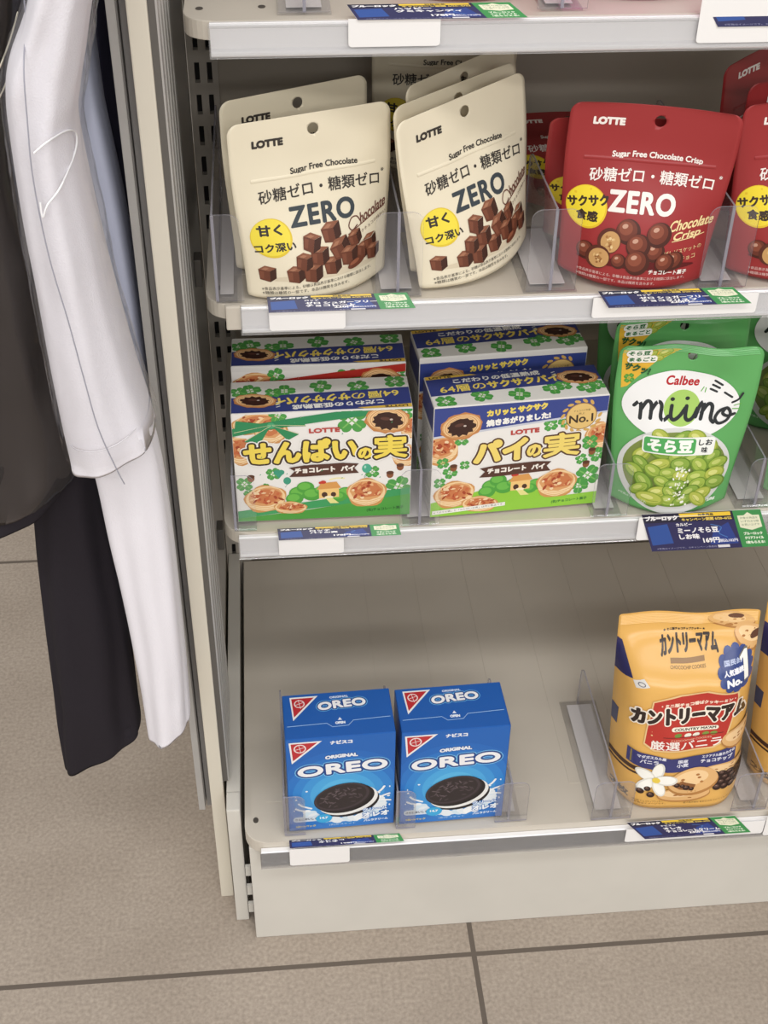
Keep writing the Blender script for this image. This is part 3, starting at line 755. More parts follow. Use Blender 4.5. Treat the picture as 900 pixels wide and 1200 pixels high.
    a.text('厳選バニラ', X(.50), Y(.602), 70, 11.5, 'f3ebe2', .45, 3)
    # navy ribbon
    a.poly([(X(.10), Y(.655)), (X(.40), Y(.690)), (X(.62), Y(.675)), (X(.88), Y(.640)), (X(.88), Y(.735)), (X(.62), Y(.765)), (X(.38), Y(.775)), (X(.10), Y(.745))], '3b3c70')
    a.poly([(X(.12), Y(.662)), (X(.13), Y(.663)), (X(.13), Y(.74)), (X(.12), Y(.74))], '8a7a4a')
    a.text('マダガスカル産', X(.265), Y(.690), 28, 4, 'dcdce8', .35, -3); a.text('バニラ', X(.25), Y(.718), 18, 5, 'dcdce8', .4, -3)
    a.text('国産', X(.49), Y(.708), 10, 4.2, 'dcdce8', .35); a.text('小麦', X(.49), Y(.733), 12, 5, 'dcdce8', .4)
    a.text('エクアドル産カカオの', X(.75), Y(.680), 33, 4, 'dcdce8', .35, 5); a.text('チョコチップ', X(.74), Y(.710), 32, 5.4, 'dcdce8', .5, 5)
    # cookies, flower, chips
    cookie(a, X(.90), Y(.60), 20, 12, -6, 7)
    cookie(a, X(.80), Y(.775), 22, 8, 6, 9)
    chips(a, [(X(.74 + .055 * (i % 6) + .025 * (i // 6 % 2)), Y(.800 + .026 * (i // 6)), 4.6) for i in range(24)])
    cookie(a, X(.52), Y(.905), 27, 9, 4, 10)
    cookie(a, X(.58), Y(.825), 26, 16, 8, 11); a.poly([(X(.40), Y(.835)), (X(.50), Y(.825)), (X(.60), Y(.85)), (X(.58), Y(.885)), (X(.48), Y(.87))], '8a5a34')
    chips(a, [(X(.46), Y(.845), 3), (X(.53), Y(.862), 3.6), (X(.50), Y(.85), 2.6), (X(.57), Y(.872), 2.6)])
    for k in range(5):
        t = R(90 + 72 * k - 14); a.ell(X(.30) + 11 * math.cos(t), Y(.822) + 10 * math.sin(t), 11, 6, 'dedbd0', math.degrees(t), 20); a.ell(X(.30) + 10.5 * math.cos(t + .05), Y(.822) + 9.6 * math.sin(t + .05), 9.6, 4.8, 'f4f2ea', math.degrees(t), 18)
    a.ell(X(.31), Y(.822), 4, 3.4, 'e6c94e')
    chips(a, [(X(.20), Y(.895), 4), (X(.25), Y(.878), 3.4), (X(.275), Y(.91), 4)])
    a.outl('2枚', X(.07), Y(.945), 15, 8, [('3a2c22', .7)]); a.text('個包装 チョコチップクッキー', X(.26), Y(.952), 30, 2.4, '6a4a28', .2, 1)
    a.text('※写真はイメージです。', X(.27), Y(.972), 34, 2.2, '7a5a34', .15, 1); a.text('要冷暗所保存 直射日光をさけてください', X(.70), Y(.955), 48, 2.2, '7a5a34', .15, 3)
    return a
BP = Pouch(0.136, 0.202, 0.078, 0.985, r=0.003, wr=0.0016, seed=4, side=5, gv=(0.70, 0.92), lip=0.002, curl=-0.004)
bag = make_pouch('p', BP, bag_art(), 'e0ae5e', 0.24, None, seal=(189, 200, 2, 8, 'e4b566'))
gB = 'yellow vanilla cookie bags'
pouch(bag, 'yellow cookie bag with whole front showing on the bottom deck', axes(0.3850, 0.853, ZS0, -4.5, 11, 1.5, .002), gB, 'cookie_bag', 'bag')
pouch(bag, 'yellow cookie bag cut by the right picture edge, bottom deck', axes(0.534, 0.860, ZS0, -3, 13, 1, .002), gB, 'cookie_bag', 'bag')

# ================================================================ CARTONS
def carton(W, H, D, faces, body, rough, flapart, flap_edges=True):
    """faces: {'front': Art, 'left': Art, 'right': Art}; the top art belongs to the lid flap. Origin at the front bottom left corner."""
    bm = bmesh.new(); bx(bm, 0, W, 0, D, 0, H, 0.0006)
    V = [p.co.copy() for p in bm.verts]; bm.verts.index_update(); F = [tuple(x.index for x in f.verts) for f in bm.faces]; bm.free()
    parts = [(V, F, [mat(body, rough)] * len(F), False)]
    maps = {'front': lambda x, y, o: Vector((x / 1000, -o, y / 1000)), 'left': lambda x, y, o: Vector((-o, D - x / 1000, y / 1000)), 'right': lambda x, y, o: Vector((W + o, x / 1000, y / 1000))}
    for k, a in faces.items():
        v, f, c = art_geo(a, maps[k], None, 0.00012, 0.00002, (0.4, (W if k == 'front' else D) * 1000 - 0.4, 0.4, H * 1000 - 0.4)); parts.append((v, f, [mat(x, rough) for x in c], False))
    me = merge('carton_body', parts)
    bm = bmesh.new(); bx(bm, 0.0005, W - 0.0005, 0.0004, D - 0.0008, H + 0.00005, H + 0.0006, 0.0002)
    V = [p.co.copy() for p in bm.verts]; bm.verts.index_update(); F = [tuple(x.index for x in f.verts) for f in bm.faces]; bm.free()
    v, f, c = art_geo(flapart, lambda x, y, o: Vector((x / 1000, y / 1000, H + 0.0006 + o)), None, 0.00012, 0.00002, (0.6, W * 1000 - 0.6, 0.6, D * 1000 - 0.9))
    me2 = merge('lid_flap', [(V, F, [mat(body, rough)] * len(F), False), (v, f, [mat(x, rough) for x in c], False)])
    return [('carton_body', me), ('lid_flap', me2)]

# ---------- pie cartons
PW, PH, PD = 157.0, 119.0, 50.0
def pie_top(flip):
    a = Art()
    def Q(x, y): return (PW - x, PD - y) if flip else (x, y)
    rot = 180 if flip else 0
    a.rect(.6, .6, PW - .6, PD - .9, 'e6e4de')
    for i, x in enumerate((12, 45, 78, 110, 140)): clover(a, *Q(x, 7.5 + i * 1.6 + (4 if i % 2 else 0)), 10, 15 * i)
    a.poly([Q(*p) for p in ((.6, 17), (PW - .6, 25), (PW - .6, 49), (.6, 49))], '38427f')
    a.poly([Q(*p) for p in ((.6, 43.5), (48, 47), (42, 49), (.6, 49))], 'e4bd4e'); a.text('LOTTE', *Q(14, 46.7), 20, 3.2, '4a3a30', .5, rot + 2)
    a.text('こだわりの低温熟成', *Q(64, 41), 80, 7.4, 'f1efe8', .7, rot + 3)
    a.text('64層の', *Q(31, 27.5), 42, 11, 'ecd35e', .4, rot + 4); a.text('サクサクパイ', *Q(86, 31), 66, 11.5, 'ecd35e', 1.2, rot + 4)
    clover(a, *Q(120, 19), 8); clover(a, *Q(150, 16), 8, 20)
    bitten(a, *Q(136, 31), 19, 11, rot - 8, 3)
    for k in range(3): a.stroke([Q(114.5, 34 + 3.4 * k), Q(117.5, 35 + 3.6 * k)], .9, 'f0efe8')
    return a
def pie_common(a, seed=0):
    a.poly([(0, 0), (PW, 0), (PW, 14), (120, 12), (96, 30), (70, 24), (46, 26), (0, 16)], '8fc83f') if seed == 0 else a.poly([(0, 0), (PW, 0), (PW, 24), (60, 10), (0, 4)], '4f9e43')
    for x, y, r in ((56, 30, 9), (62, 36, 8), (52, 24, 8), (68, 28, 9), (76, 32, 6), (98, 28, 8), (92, 24, 7)): a.ell(x, y, r, r * .8, '4fa03f', 0, 16); a.ell(x - 1, y + 1.2, r * .7, r * .5, '6bb84c', 0, 12)
    a.poly([(74, 23), (92, 24), (92, 35), (74, 34)], 'f0c77e'); a.poly([(72, 33), (94, 34), (90, 41), (76, 40)], 'd79a54'); a.ell(78, 41, 2.6, 1.8, 'c4392f'); a.ell(75.5, 40.5, 1.6, 1.3, 'c4392f')
    a.ell(79, 27, 2.6, 3, '4a3026'); a.ell(87, 27, 2.4, 2.6, '4a3026'); a.ell(83, 24, 4, 1.6, 'f3e9c4'); a.stroke([(84, 43), (90, 44.5), (97, 44)], 1.4, 'efe3a8')
    a.poly([(80, 23), (86, 23), (92, 17), (84, 17)], 'e4dd8e')
def pie_ribbon(a, y, x0, x1):
    a.poly([(x0, y - 6), (x0 + 5, y), (x0, y + 4), (x0 + 14, y + 6), (x1 - 14, y + 7), (x1, y + 5.6), (x1 - 4, y + 1), (x1, y - 4.6), (x1 - 14, y - 5), (x0 + 14, y - 6.4)], '55352b')
    a.text('チョコレート', (x0 + x1) / 2 - 8, y + .6, 36, 6, 'f0e9df', .9, 1); a.text('パイ', (x0 + x1) / 2 + 21, y + 1, 12.5, 6, 'f0e9df', .9, 1)
def pie_front():
    a = Art(); a.rect(.6, .6, PW - .6, PH - .6, 'ece9e4')
    pie(a, 8, 74, 16, 16, 20, 4); pie(a, 153, 76, 14, 15, 10, 5)
    for c in ((26, 84, 7, 0), (14, 98, 6, 20), (106, 92, 7, 10), (118, 94, 6, 40), (144, 70, 8, 5), (152, 56, 8, 30), (146, 33, 12, 10), (139, 22, 9, 40), (8, 38, 6, 0), (17, 49, 7, 30), (10, 60, 6, 10), (30, 56, 5, 0), (138, 52, 6, 20)): clover(a, *c)
    for x, y in ((20, 54), (147, 60), (143, 46)): a.ell(x, y, 3.2, 4, '8a5434'); a.ell(x, y + 2, 3.4, 2, '5c3826')
    a.poly([(.6, 89), (PW - .6, 103), (PW - .6, PH - .6), (.6, PH - .6)], '37468a'); a.poly([(.6, 87), (PW - .6, 101), (PW - .6, 103), (.6, 89)], 'c9ccd8')
    bitten(a, 25, 98, 19, 14, 10, 8)
    a.text('カリッと', 60, 110, 26, 7, 'ecd35e', 1.2, 4); a.text('サクサク', 88, 112.2, 27, 7, 'ecd35e', 1.2, 4); a.text('焼きあがりました!', 76, 101, 58, 7.4, 'f1efe8', 1.0, 4)
    for k in range(14):
        t = R(-60 + k * 300 / 13 - 90 + 90); a.ell(133 + 17 * math.cos(t + 2.1), 99 + 16 * math.sin(t + 2.1), 3, 1.5, 'd2a85a', math.degrees(t + 2.1) + 60, 8, True)
    a.ell(133, 99, 14.2, 14, '9c7434', n=36); a.ell(133, 99, 13.4, 13.2, 'e2bf78', n=36); a.text('No.1', 133, 96.5, 22, 8.6, '3a2c22', .6, 3); a.text('チョコパイ市場', 133, 105, 15, 2.4, '5c4626', .2, 3); a.text('売上', 133, 101.8, 6, 2.2, '5c4626', .2, 3)
    a.text('LOTTE', 83, 87.5, 26, 5.2, 'b8433c', .9, 2)
    pie_common(a)
    for g, x, y, w_, h_ in (('パイ', 62, 69, 50, 25), ('の', 93, 66, 14, 14), ('実', 118, 70, 34, 26)):
        k = {'パイ': 1, 'の': .52, '実': .5}[g]; a.outl(g, x, y, w_, h_, [('efece6', 5.0 * k + 4.6), ('55382a', 3.9 * k + 3.1), ('efd672', 3.6 * k)], 2)
    pie_ribbon(a, 47, 44, 110)
    pie(a, 22, 24, 19, 15, 10, 7); pie(a, 46, 11, 17, 9, -6, 9); pie(a, 117, 27, 19, 16, 0, 12)
    a.poly([(2, 3), (70, 7), (70, 11), (2, 7.4)], 'eceae2'); a.text('※「パイの実」と「せんぱいの実」は同じ製品です。', 36, 7.1, 66, 2.4, '4a443c', .2, 3.4)
    a.text('(名)チョコレート菓子', 131, 6.4, 34, 4, '3d7a2f', .35, 2)
    return a
def senpai_front(ribbon='2f8a58'):
    a = Art(); a.rect(.6, .6, PW - .6, PH - .6, 'ece9e4')
    pie(a, 20, 106, 20, 11, 8, 4); pie(a, 6, 78, 13, 16, 30, 6); pie(a, 152, 66, 13, 12, 0, 5); pie(a, 154, 96, 8, 12, 0, 6); pie(a, 33, 99, 13, 16, 60, 14)
    for c in ((104, 106, 14, 0), (40, 114, 8, 20), (149, 112, 9, 0), (8, 42, 8, 0), (12, 30, 6, 10), (146, 32, 12, 20), (140, 22, 8, 0), (34, 52, 7, 10), (122, 50, 7, 0), (26, 36, 6, 30)): clover(a, *c)
    a.stroke([(-4, 97), (34, 104), (90, 111.5), (165, 120)], 8, ribbon)
    a.poly([(34, 105), (4, 110), (2, 97), (34, 103)], ribbon); a.poly([(34, 105), (60, 112), (64, 102), (34, 103)], ribbon); a.poly([(34, 104), (10, 88), (24, 86)], ribbon); a.poly([(34, 104), (48, 88), (58, 94)], ribbon)
    a.ell(34, 104, 3.4, 3, '4aa574'); 
    for p in (((4, 109), (34, 104.6), (2, 98)), ((60, 111), (35, 104.6), (64, 102.6)), ((11, 89), (34, 104), (24, 87)), ((48, 89), (35, 104), (57, 94.6))): a.stroke(list(p), .5, 'e5d9b0', False)
    bitten(a, 135, 105, 20, 14, -8, 8)
    a.text('LOTTE', 80, 97, 27, 5, 'b8433c', .8, 1)
    a.poly([(.6, 12), (PW - .6, 31), (PW - .6, 22), (.6, 4)], '3f9c5e'); a.poly([(.6, .6), (PW - .6, .6), (PW - .6, 14), (.6, 4)], '7cc24a')
    pie_common(a, 1)
    for x in (37, 41): a.ell(x, 53.5, 2.8, 2.8, '3f9a7d')
    a.poly([(34.6, 53), (43.4, 53), (39, 47)], '3f9a7d'); a.ell(117, 54, 4.2, 5, '4aa98a'); a.ell(115.6, 55.6, 1, 1.6, 'a6d8c4')
    a.stroke([(117, 49), (115, 45), (117, 42)], .5, '7aa28f'); a.ell(46, 44, 3.4, 4, '3f9a7d'); a.stroke([(46, 40), (44, 37)], .4, '7aa28f')
    for x, y in ((14, 48), (147, 54), (138, 46)): a.ell(x, y, 3.2, 4, '8a5434'); a.ell(x, y + 2, 3.4, 2, '5c3826')
    for g, x, y, w_, h_ in (('せんぱい', 59, 76, 101, 25), ('の', 115.5, 71, 13, 12.5), ('実', 138, 77, 30, 25)):
        k = {'せんぱい': .8, 'の': .5, '実': .48}[g]; a.outl(g, x, y, w_, h_, [('efece6', 5.0 * k + 4.8), ('3e2d24', 3.9 * k + 3.3), ('efd65a', 3.6 * k)], 1)
    pie_ribbon(a, 54.5, 48, 110)
    random.seed(5)
    for i in range(16): a.poly([(lambda x, y: (x + dx, y + dy))(*q) for q in [(random.uniform(20, 140), random.uniform(34, 112))] for dx, dy in ((0, 0), (1.6, .5), (1.1, 1.6))], '3f9a6d', True)
    pie(a, 26, 25, 19, 15, 10, 7); pie(a, 48, 14, 15, 7, -4, 9); pie(a, 117, 27, 18, 16, 0, 12)
    a.text('(名)チョコレート菓子', 134, 8, 34, 4, '2f6a2f', .35, 3)
    return a
def side_art(shade='d8d6d0'):
    a = Art(); a.rect(.6, .6, PD - .6, PH - .6, shade); random.seed(8)
    a.rect(.6, PH - 26, PD - .6, PH - .6, '38427f')
    for i in range(26): a.rect(5, 8 + i * 3.1, 5 + random.uniform(20, 40), 9.2 + i * 3.1, '8f8b84')
    return a
pai = carton(.157, .119, .050, {'front': pie_front(), 'left': side_art()}, 'e4e1dc', 0.3, pie_top(False))
sen = carton(.157, .116, .052, {'front': senpai_front(), 'left': side_art()}, 'e4e1dc', 0.3, pie_top(True))
sen2 = carton(.157, .1235, .050, {'front': senpai_front('b03028')}, 'e4e1dc', 0.3, pie_top(True))
pai2 = carton(.157, .1235, .050, {'front': pie_front(), 'left': side_art()}, 'e4e1dc', 0.3, pie_top(False))
gP = 'pie snack cartons'
place(sen, 'snack_carton', 'white pie carton with a green ribbon bow print, front of the left column', 'carton', axes(-0.0418, 0.931, 0.4708, 0), gP)
place(sen2, 'snack_carton', 'pie carton with red ribbon print, behind the green ribboned one', 'carton', axes(-0.0415, 0.9965, 0.4708, -0.9), gP)
place(pai, 'snack_carton', 'white pie carton with blue band and whole gold No.1 seal in view', 'carton', axes(0.1326, 0.9245, 0.4708, 4.0), gP)
place(pai2, 'snack_carton', 'pie carton behind the gold sealed one, its seal half hidden', 'carton', axes(0.1282, 0.999, 0.4708, 3.8), gP)

# ---------- blue cookie cartons
OW, OH, OD = 103.0, 131.0, 57.0
def tri_logo(a, x, y, w_, h_):
    a.poly([(x, y), (x + w_, y), (x + w_ * .07, y - h_)], 'eceae8'); a.poly([(x + w_ * .06, y - h_ * .06), (x + w_ * .86, y - h_ * .06), (x + w_ * .11, y - h_ * .86)], 'b92f35')
    a.ring(x + w_ * .33, y - h_ * .30, w_ * .15, w_ * .19, 'e9d9d6', 18); a.stroke([(x + w_ * .2, y - h_ * .34), (x + w_ * .46, y - h_ * .25)], .6, 'e9d9d6', False); a.stroke([(x + w_ * .3, y - h_ * .12), (x + w_ * .36, y - h_ * .5)], .5, 'e9d9d6', False)
def oreo_front():
    a = Art(); a.rect(.5, .5, OW - .5, OH - .5, '2163b4')
    for i, c in enumerate(('2569ba', '2a74c3', '3283cd', '3d94d6', '4aa5de', '58b3e4')):
        k = 1 - i * .13; x0, x1 = max(.5, 52 - 62 * k), min(OW - .5, 54 + 62 * k)
        n = 40; pts = [(min(OW - .5, max(.5, 53 + 66 * k * math.cos(t * 2 * math.pi / n))), min(OH - .5, max(.5, 50 + 62 * k * math.sin(t * 2 * math.pi / n)))) for t in range(n)]
        a.poly(pts, c)
    tri_logo(a, 3, 127, 31, 29)
    a.text('ナビスコ', 52, 123.5, 21, 5.2, 'e6e9ee', .8)
    a.outl('ORIGINAL', 52, 104, 31, 5, [('1d4f96', 2.2), ('e6e9ee', .9)], 3, arc=-.6)
    a.outl('OREO', 53, 87, 86, 15, [('7cc0ea', 7.6), ('1c4487', 6.0), ('eeeef0', 2.1)], 3, arc=-1.0, sp=1.04)
    random.seed(21)
    for i in range(22):
        t = R(200 + i * 8.5); a.ell(53 + 37 * math.cos(t), 34 + 22 * math.sin(t), random.uniform(4, 8), random.uniform(2.5, 5), random.choice(['e4ebf0', 'd2e3ee', 'f0f3f4']), random.uniform(-40, 40), 12)
    for p in (((22, 32), (14, 36), (10, 40)), ((20, 28), (12, 30), (7, 33)), ((84, 46), (90, 52), (93, 57)), ((86, 40), (93, 44), (98, 46)), ((84, 36), (92, 37), (99, 36))): a.stroke(list(p), 2.2, 'eef2f4')
    for i in range(14): a.ell(random.choice([random.uniform(5, 20), random.uniform(82, 99)]), random.uniform(28, 58), random.uniform(.6, 1.5), random.uniform(.6, 1.5), 'eef2f4', 0, 8, True)
    a.ell(60, 37.5, 29, 20, '1f1a1b', 18, 40); a.ell(58, 40.5, 29.6, 20, 'e9e9e6', 18, 40); a.ell(55.5, 43.2, 28.8, 19.6, '1c1718', 18, 40); a.ell(52.5, 45.5, 28.5, 19.5, '2a2223', 18, 40); a.ell(51.8, 46.4, 27.4, 18.4, '40363a', 18, 40); a.ell(51.5, 46.6, 25, 16.4, '2f2728', 18, 36)
    for i in range(46):
        t, k = random.uniform(0, 6.3), random.uniform(0, .9) ** .5
        x, y = 23 * k * math.cos(t), 14.6 * k * math.sin(t); c, q = math.cos(R(18)), math.sin(R(18)); rr = random.uniform(-70, 70)
        a.ell(51.5 + c * x - q * y, 46.6 + q * x + c * y, 2.6, .7, random.choice(['584c50', '64575b', '4a3f42']), rr, 8, True)
    a.poly(rrect(4, 29, 13, 20.5, 3.7), 'cfdbe6')
    a.text('さらにおいしく', 16.5, 16.8, 21, 3.2, '3a3a44', .3); a.ell(34, 16.5, 8, 6.4, '39a7dc'); a.text('14.7', 34, 17.4, 8, 3.2, 'eef2f4', .5)
    a.outl('クリーム', 84, 25, 24, 4.6, [('2a6cb8', 1.6), ('dfe9f2', .6)], 4); a.outl('オレオ', 85, 17.5, 26, 7.6, [('2a6cb8', 2.4), ('eef2f6', 1.1)], 4)
    a.text('(名)ビスケット', 52, 5, 26, 3, 'c4d6ea', .25); a.text('9枚×2パック', 16, 6, 20, 3, 'd6c46a', .3); a.text('バニラクリーム', 85, 8, 24, 3.4, 'dfe9f2', .4, 3)
    return a
def oreo_top():
    a = Art(); a.rect(.6, .6, OW - .6, OD - .9, '245cab')
    tri_logo(a, 7, 53, 27, 30)
    a.text('ORIGINAL', 54, 50, 18, 2.8, 'cfdcee', .4, 2); a.outl('OREO', 56, 40, 46, 10.5, [('6fb5e6', 5.2), ('1c4487', 4), ('eeeef0', 1.4)], 4, arc=-.8, sp=1.04)
    for p in (((3, 16), (40, 17), (45, 12), (60, 12.6), (65, 18.5), (100, 20)),): a.stroke(list(p), .7, '9fc0e6', False)
    a.poly([(50.6, 20), (54.6, 20), (52.6, 23.4)], 'e6ecf4'); a.text('OPEN', 52.6, 16.6, 9.5, 3.4, 'e6ecf4', .6)
    return a
def oreo_side():
    a = Art(); a.rect(.5, .5, OD - .5, OH - .5, '2160b0'); a.rect(10, 20, 46, 80, 'c9d6e4')
    for i in range(14): a.rect(13, 24 + i * 4, 42, 25.6 + i * 4, '6d7a92')
    return a
ore = carton(.103, .131, .057, {'front': oreo_front(), 'left': oreo_side(), 'right': oreo_side()}, '2160b0', 0.3, oreo_top())
gO = 'blue cookie cartons'
place(ore, 'cookie_carton', 'blue cookie carton behind the blank white card, left of the pair', 'carton', axes(-0.0085, 0.8165, 0.1708, 1.5), gO)
place(ore, 'cookie_carton', 'blue cookie carton with nothing in front, right of the pair', 'carton', axes(0.0998, 0.8165, 0.1708, 1.5), gO)

# ================================================================ CLEAR DIVIDERS
def divider(label, x, yf, zs, height, length, yaw=0.0, wl=0.020, wr=0.020, bw=0.038, tilt=0.0, group='clear acrylic dividers', strip=True):
    """clear plastic shelf divider: foot plate, upright fin along the depth, rounded stop plate across the front"""
    t = thing('shelf_divider', label, 'divider', group=group, mw=Matrix.Translation((x, yf, zs)) @ Matrix.Rotation(R(yaw), 4, 'Z'))
    bm = bmesh.new(); bx(bm, -bw / 2 if wl else -0.001, bw / 2, 0.0, length, 0.0, 0.0014)
    obj('foot_plate', bm, ACRYL, t)
    if strip:
        bm = bmesh.new(); bx(bm, -bw * .33 if wl else 0.002, bw * .33, 0.012, length - .006, 0.0015, 0.0018); obj('tape_strip', bm, mat('d2cecd', 0.35), t)
    bm = bmesh.new(); prism(bm, rrect(0.0025, length, 0.0015, height, 0.012, 'c'), 'x', -0.0008, 0.0008, 0, 1)
    fin = obj('fin', bm, [ACRYL, ACRYL_EDGE], t)
    bm = bmesh.new(); bx(bm, -0.0012, 0.0012, 0.0012, 0.0026, 0.0016, height - 0.001); obj('fin_edge', bm, ACRYL_EDGE, fin)
    bm = bmesh.new(); x0 = -wl if wl else -0.001
    prism(bm, rrect(x0, wr, 0.0016, height, 0.009, 'cd' if wl else 'c'), 'y', -0.0004, 0.0008, 0, 1)
    obj('front_stop', bm, [ACRYL, ACRYL_EDGE], t)
    return t
Z2, Z3, Z0 = 0.7006, 0.4686, 0.1686
divider('clear divider with one-sided stop at the left end, beside the leftmost cream pouch', -0.0448, 0.9195, Z2, 0.075, 0.24, wl=0, wr=0.021)
divider('clear divider standing between the two cream pouch stacks', 0.0988, 0.9195, Z2, 0.073, 0.24, wl=0.018, wr=0.019)
divider('clear divider with empty gap on its left, before the whole red pouch', 0.2225, 0.9195, Z2, 0.072, 0.12, 0, wl=0.020, wr=0.020, bw=0.044)
divider('clear divider between the whole red pouch and the edge-cut red stack', 0.3625, 0.9165, Z2, 0.072, 0.24, wl=0.019, wr=0.021)
divider('clear divider with one-sided stop left of the green ribboned pie carton', -0.0440, 0.9195, Z3, 0.062, 0.24, wl=0, wr=0.019)
divider('clear divider standing between the two pie carton columns', 0.1225, 0.9155, Z3, 0.063, 0.24, wl=0.018, wr=0.018, bw=0.030)
divider('clear divider between the gold sealed pie carton and the whole green pouch', 0.2960, 0.9155, Z3, 0.060, 0.25, wl=0.0155, wr=0.0185, bw=0.028)
divider('clear divider left of the edge-cut green pouch', 0.437, 0.9195, Z3, 0.056, 0.24, wl=0.012, wr=0.020)
divider('clear divider left of the left blue cookie carton', -0.0125, 0.8125, Z0, 0.058, 0.15, wl=0, wr=0.020)
divider('clear divider squeezed between the two blue cookie cartons', 0.0971, 0.8125, Z0, 0.056, 0.15, wl=0.0, wr=0.018, bw=0.02, strip=False)
divider('clear divider right of the right blue cookie carton', 0.2085, 0.8125, Z0, 0.058, 0.15, 0, wl=0.014, wr=0.018, bw=0.026)
divider('clear divider with wide foot plate before the whole yellow bag, empty deck beside it', 0.3110, 0.8075, Z0, 0.056, 0.162, 0, wl=0.020, wr=0.020, bw=0.040)
divider('clear divider between the two yellow cookie bags', 0.4575, 0.8075, Z0, 0.056, 0.15, 0, wl=0.024, wr=0.012, bw=0.030)

# ================================================================ PRICE CARDS
def tag_art(w_, h_, lines, price, title='ブルーロック', split=.76):
    a = Art(); N = '2b2a55'; a.rect(0, 0, w_ * split, h_, '201f36'); a.rect(0, 0, w_ * split, h_ * .76, N)
    a.poly([(w_ * .02, h_ * .16), (w_ * .20, h_ * .2), (w_ * .19, h_ * .72), (w_ * .02, h_ * .66)], '2d4f96'); a.poly([(w_ * .5, h_ * .12), (w_ * .74, h_ * .12), (w_ * .70, h_ * .7), (w_ * .56, h_ * .5)], '2a3f86')
    a.stroke([(w_ * .55, h_ * .66), (w_ * .63, h_ * .58), (w_ * .60, h_ * .42), (w_ * .66, h_ * .3)], .8, '4a78b8')
    a.text(title, w_ * .155, h_ * .88, w_ * .27, h_ * .13, 'eceaea', .9, 0, .15)
    a.rect(w_ * .31, h_ * .88, w_ * (split - .02), h_ * .98, 'e8c33c'); a.text('対象商品', w_ * .53, h_ * .93, w_ * .13, h_ * .07, '3a3420', .3)
    a.text('キャンペーン期間 6/20~6/22', w_ * .53, h_ * .815, w_ * .42, h_ * .085, 'e4c85c', .3)
    n = len(lines)
    for i, t in enumerate(lines):
        hh = (h_ * .085) if i == 0 and n > 2 else h_ * .145; y = h_ * (.69 - .165 * i)
        wd = min(w_ * .50, hh * len(t) * 1.02); a.text(t, w_ * .26 + wd / 2, y, wd, hh, 'eeecec', .6 if hh > 5 else .3)
    big, small = price
    a.text(big, w_ * .52, h_ * .24, w_ * .14, h_ * .15, 'f0eeee', .55); a.text(small, w_ * .665, h_ * .215, w_ * .15, h_ * .09, 'd8d8e4', .3)
    a.text('※写真はイメージです。 ©キャンペーン事務局', w_ * .30, h_ * .065, w_ * .5, h_ * .055, '9a9ab8', .15); a.rect(w_ * .56, h_ * .03, w_ * .66, h_ * .10, 'd8d6da')
    a.rect(w_ * split, 0, w_, h_, '3c8c4c')
    x0, x1 = w_ * (split + .03), w_ * .975
    a.poly([(x0, h_ * .86), (x0 + (x1 - x0) * .3, h_ * .86), ((x0 + x1) / 2, h_ * .94), (x1 - (x1 - x0) * .3, h_ * .86), (x1, h_ * .86), (x1, h_ * .54), ((x0 + x1) / 2, h_ * .46), (x0, h_ * .54)], 'e0e0c4')
    for i, t in enumerate(('対象の商品を', 'いずれか2個', 'お買い上げで')): a.text(t, (x0 + x1) / 2, h_ * (.79 - .09 * i), (x1 - x0) * .82, h_ * .06, '4a6a48', .2)
    for i, t in enumerate(('ブルーロック', 'クリアファイル', '1枚もらえる!')): a.text(t, (x0 + x1) / 2, h_ * (.37 - .12 * i), (x1 - x0) * .86, h_ * .085, 'e4ecd8', .4)
    return a
WHITEC = mat('f0eeec', 0.4)
def quadmap(c, w_, h_):
    """c: bottom left, bottom right, top right, top left"""
    c = [Vector(p) for p in c]; n = (c[1] - c[0]).cross(c[3] - c[0]).normalized()
    return lambda x, y, o: c[0].lerp(c[1], x / w_).lerp(c[3].lerp(c[2], x / w_), y / h_) + n * o
def price_card(label, blank, printed, lines, price, h_=44, split=.76, cat='price card'):
    """blank: x0, x1, z0, z1 and front y of the white part; printed: its four corners"""
    t = thing('price_card', label, cat, group='price cards along the shelf rails')
    if blank:
        x0, x1, z0, z1, y = blank
        bm = bmesh.new(); prism(bm, rrect(x0, x1, z0, z1, 0.0026, 'ab'), 'y', y - 0.0006, y)
        obj('white_card', bm, WHITEC, t)
    if printed:
        f = quadmap(printed, 114, h_); V = [f(x, y, o) for o in (0.0, 0.0005) for x, y in ((0, 0), (114, 0), (114, h_), (0, h_))]
        F = [(0, 3, 2, 1), (4, 5, 6, 7), (0, 1, 5, 4), (1, 2, 6, 5), (2, 3, 7, 6), (3, 0, 4, 7)]
        v, g, c = art_geo(tag_art(114, h_, lines, price, split=split), lambda x, y, o: f(x, y, 0.0005 + o), None, 0.00008, 0.000012)
        link('printed_card', merge('printed_card', [(V, F, [WHITEC] * 6, False), (v, g, [mat(k, 0.35) for k in c], False)]), t)
    return t
def corners(x0, x1, yb, zb, X0, X1, yt, zt): return [(x0, yb, zb), (x1, yb, zb), (X1, yt, zt), (X0, yt, zt)]
price_card('long price card on the uppermost shelf rail, blank white part hanging at its left', (0.0595, 0.1238, 0.9030, 0.9222, 0.9104), corners(0.0660, 0.1845, 0.9084, 0.9216, 0.0590, 0.1725, 0.9170, 0.9295), ('ハッピー', 'グミキャンディ'), ('178円', '税込192円'))
price_card('price card at the right end of the uppermost shelf rail, cut by the picture edge', (0.3075, 0.40, 0.9016, 0.9325, 0.9104), corners(0.3215, 0.4345, 0.9092, 0.9130, 0.3062, 0.4190, 0.9132, 0.9355), ('ハリボー', 'ハッピーコーラ'), ('198円', '税込213円'))
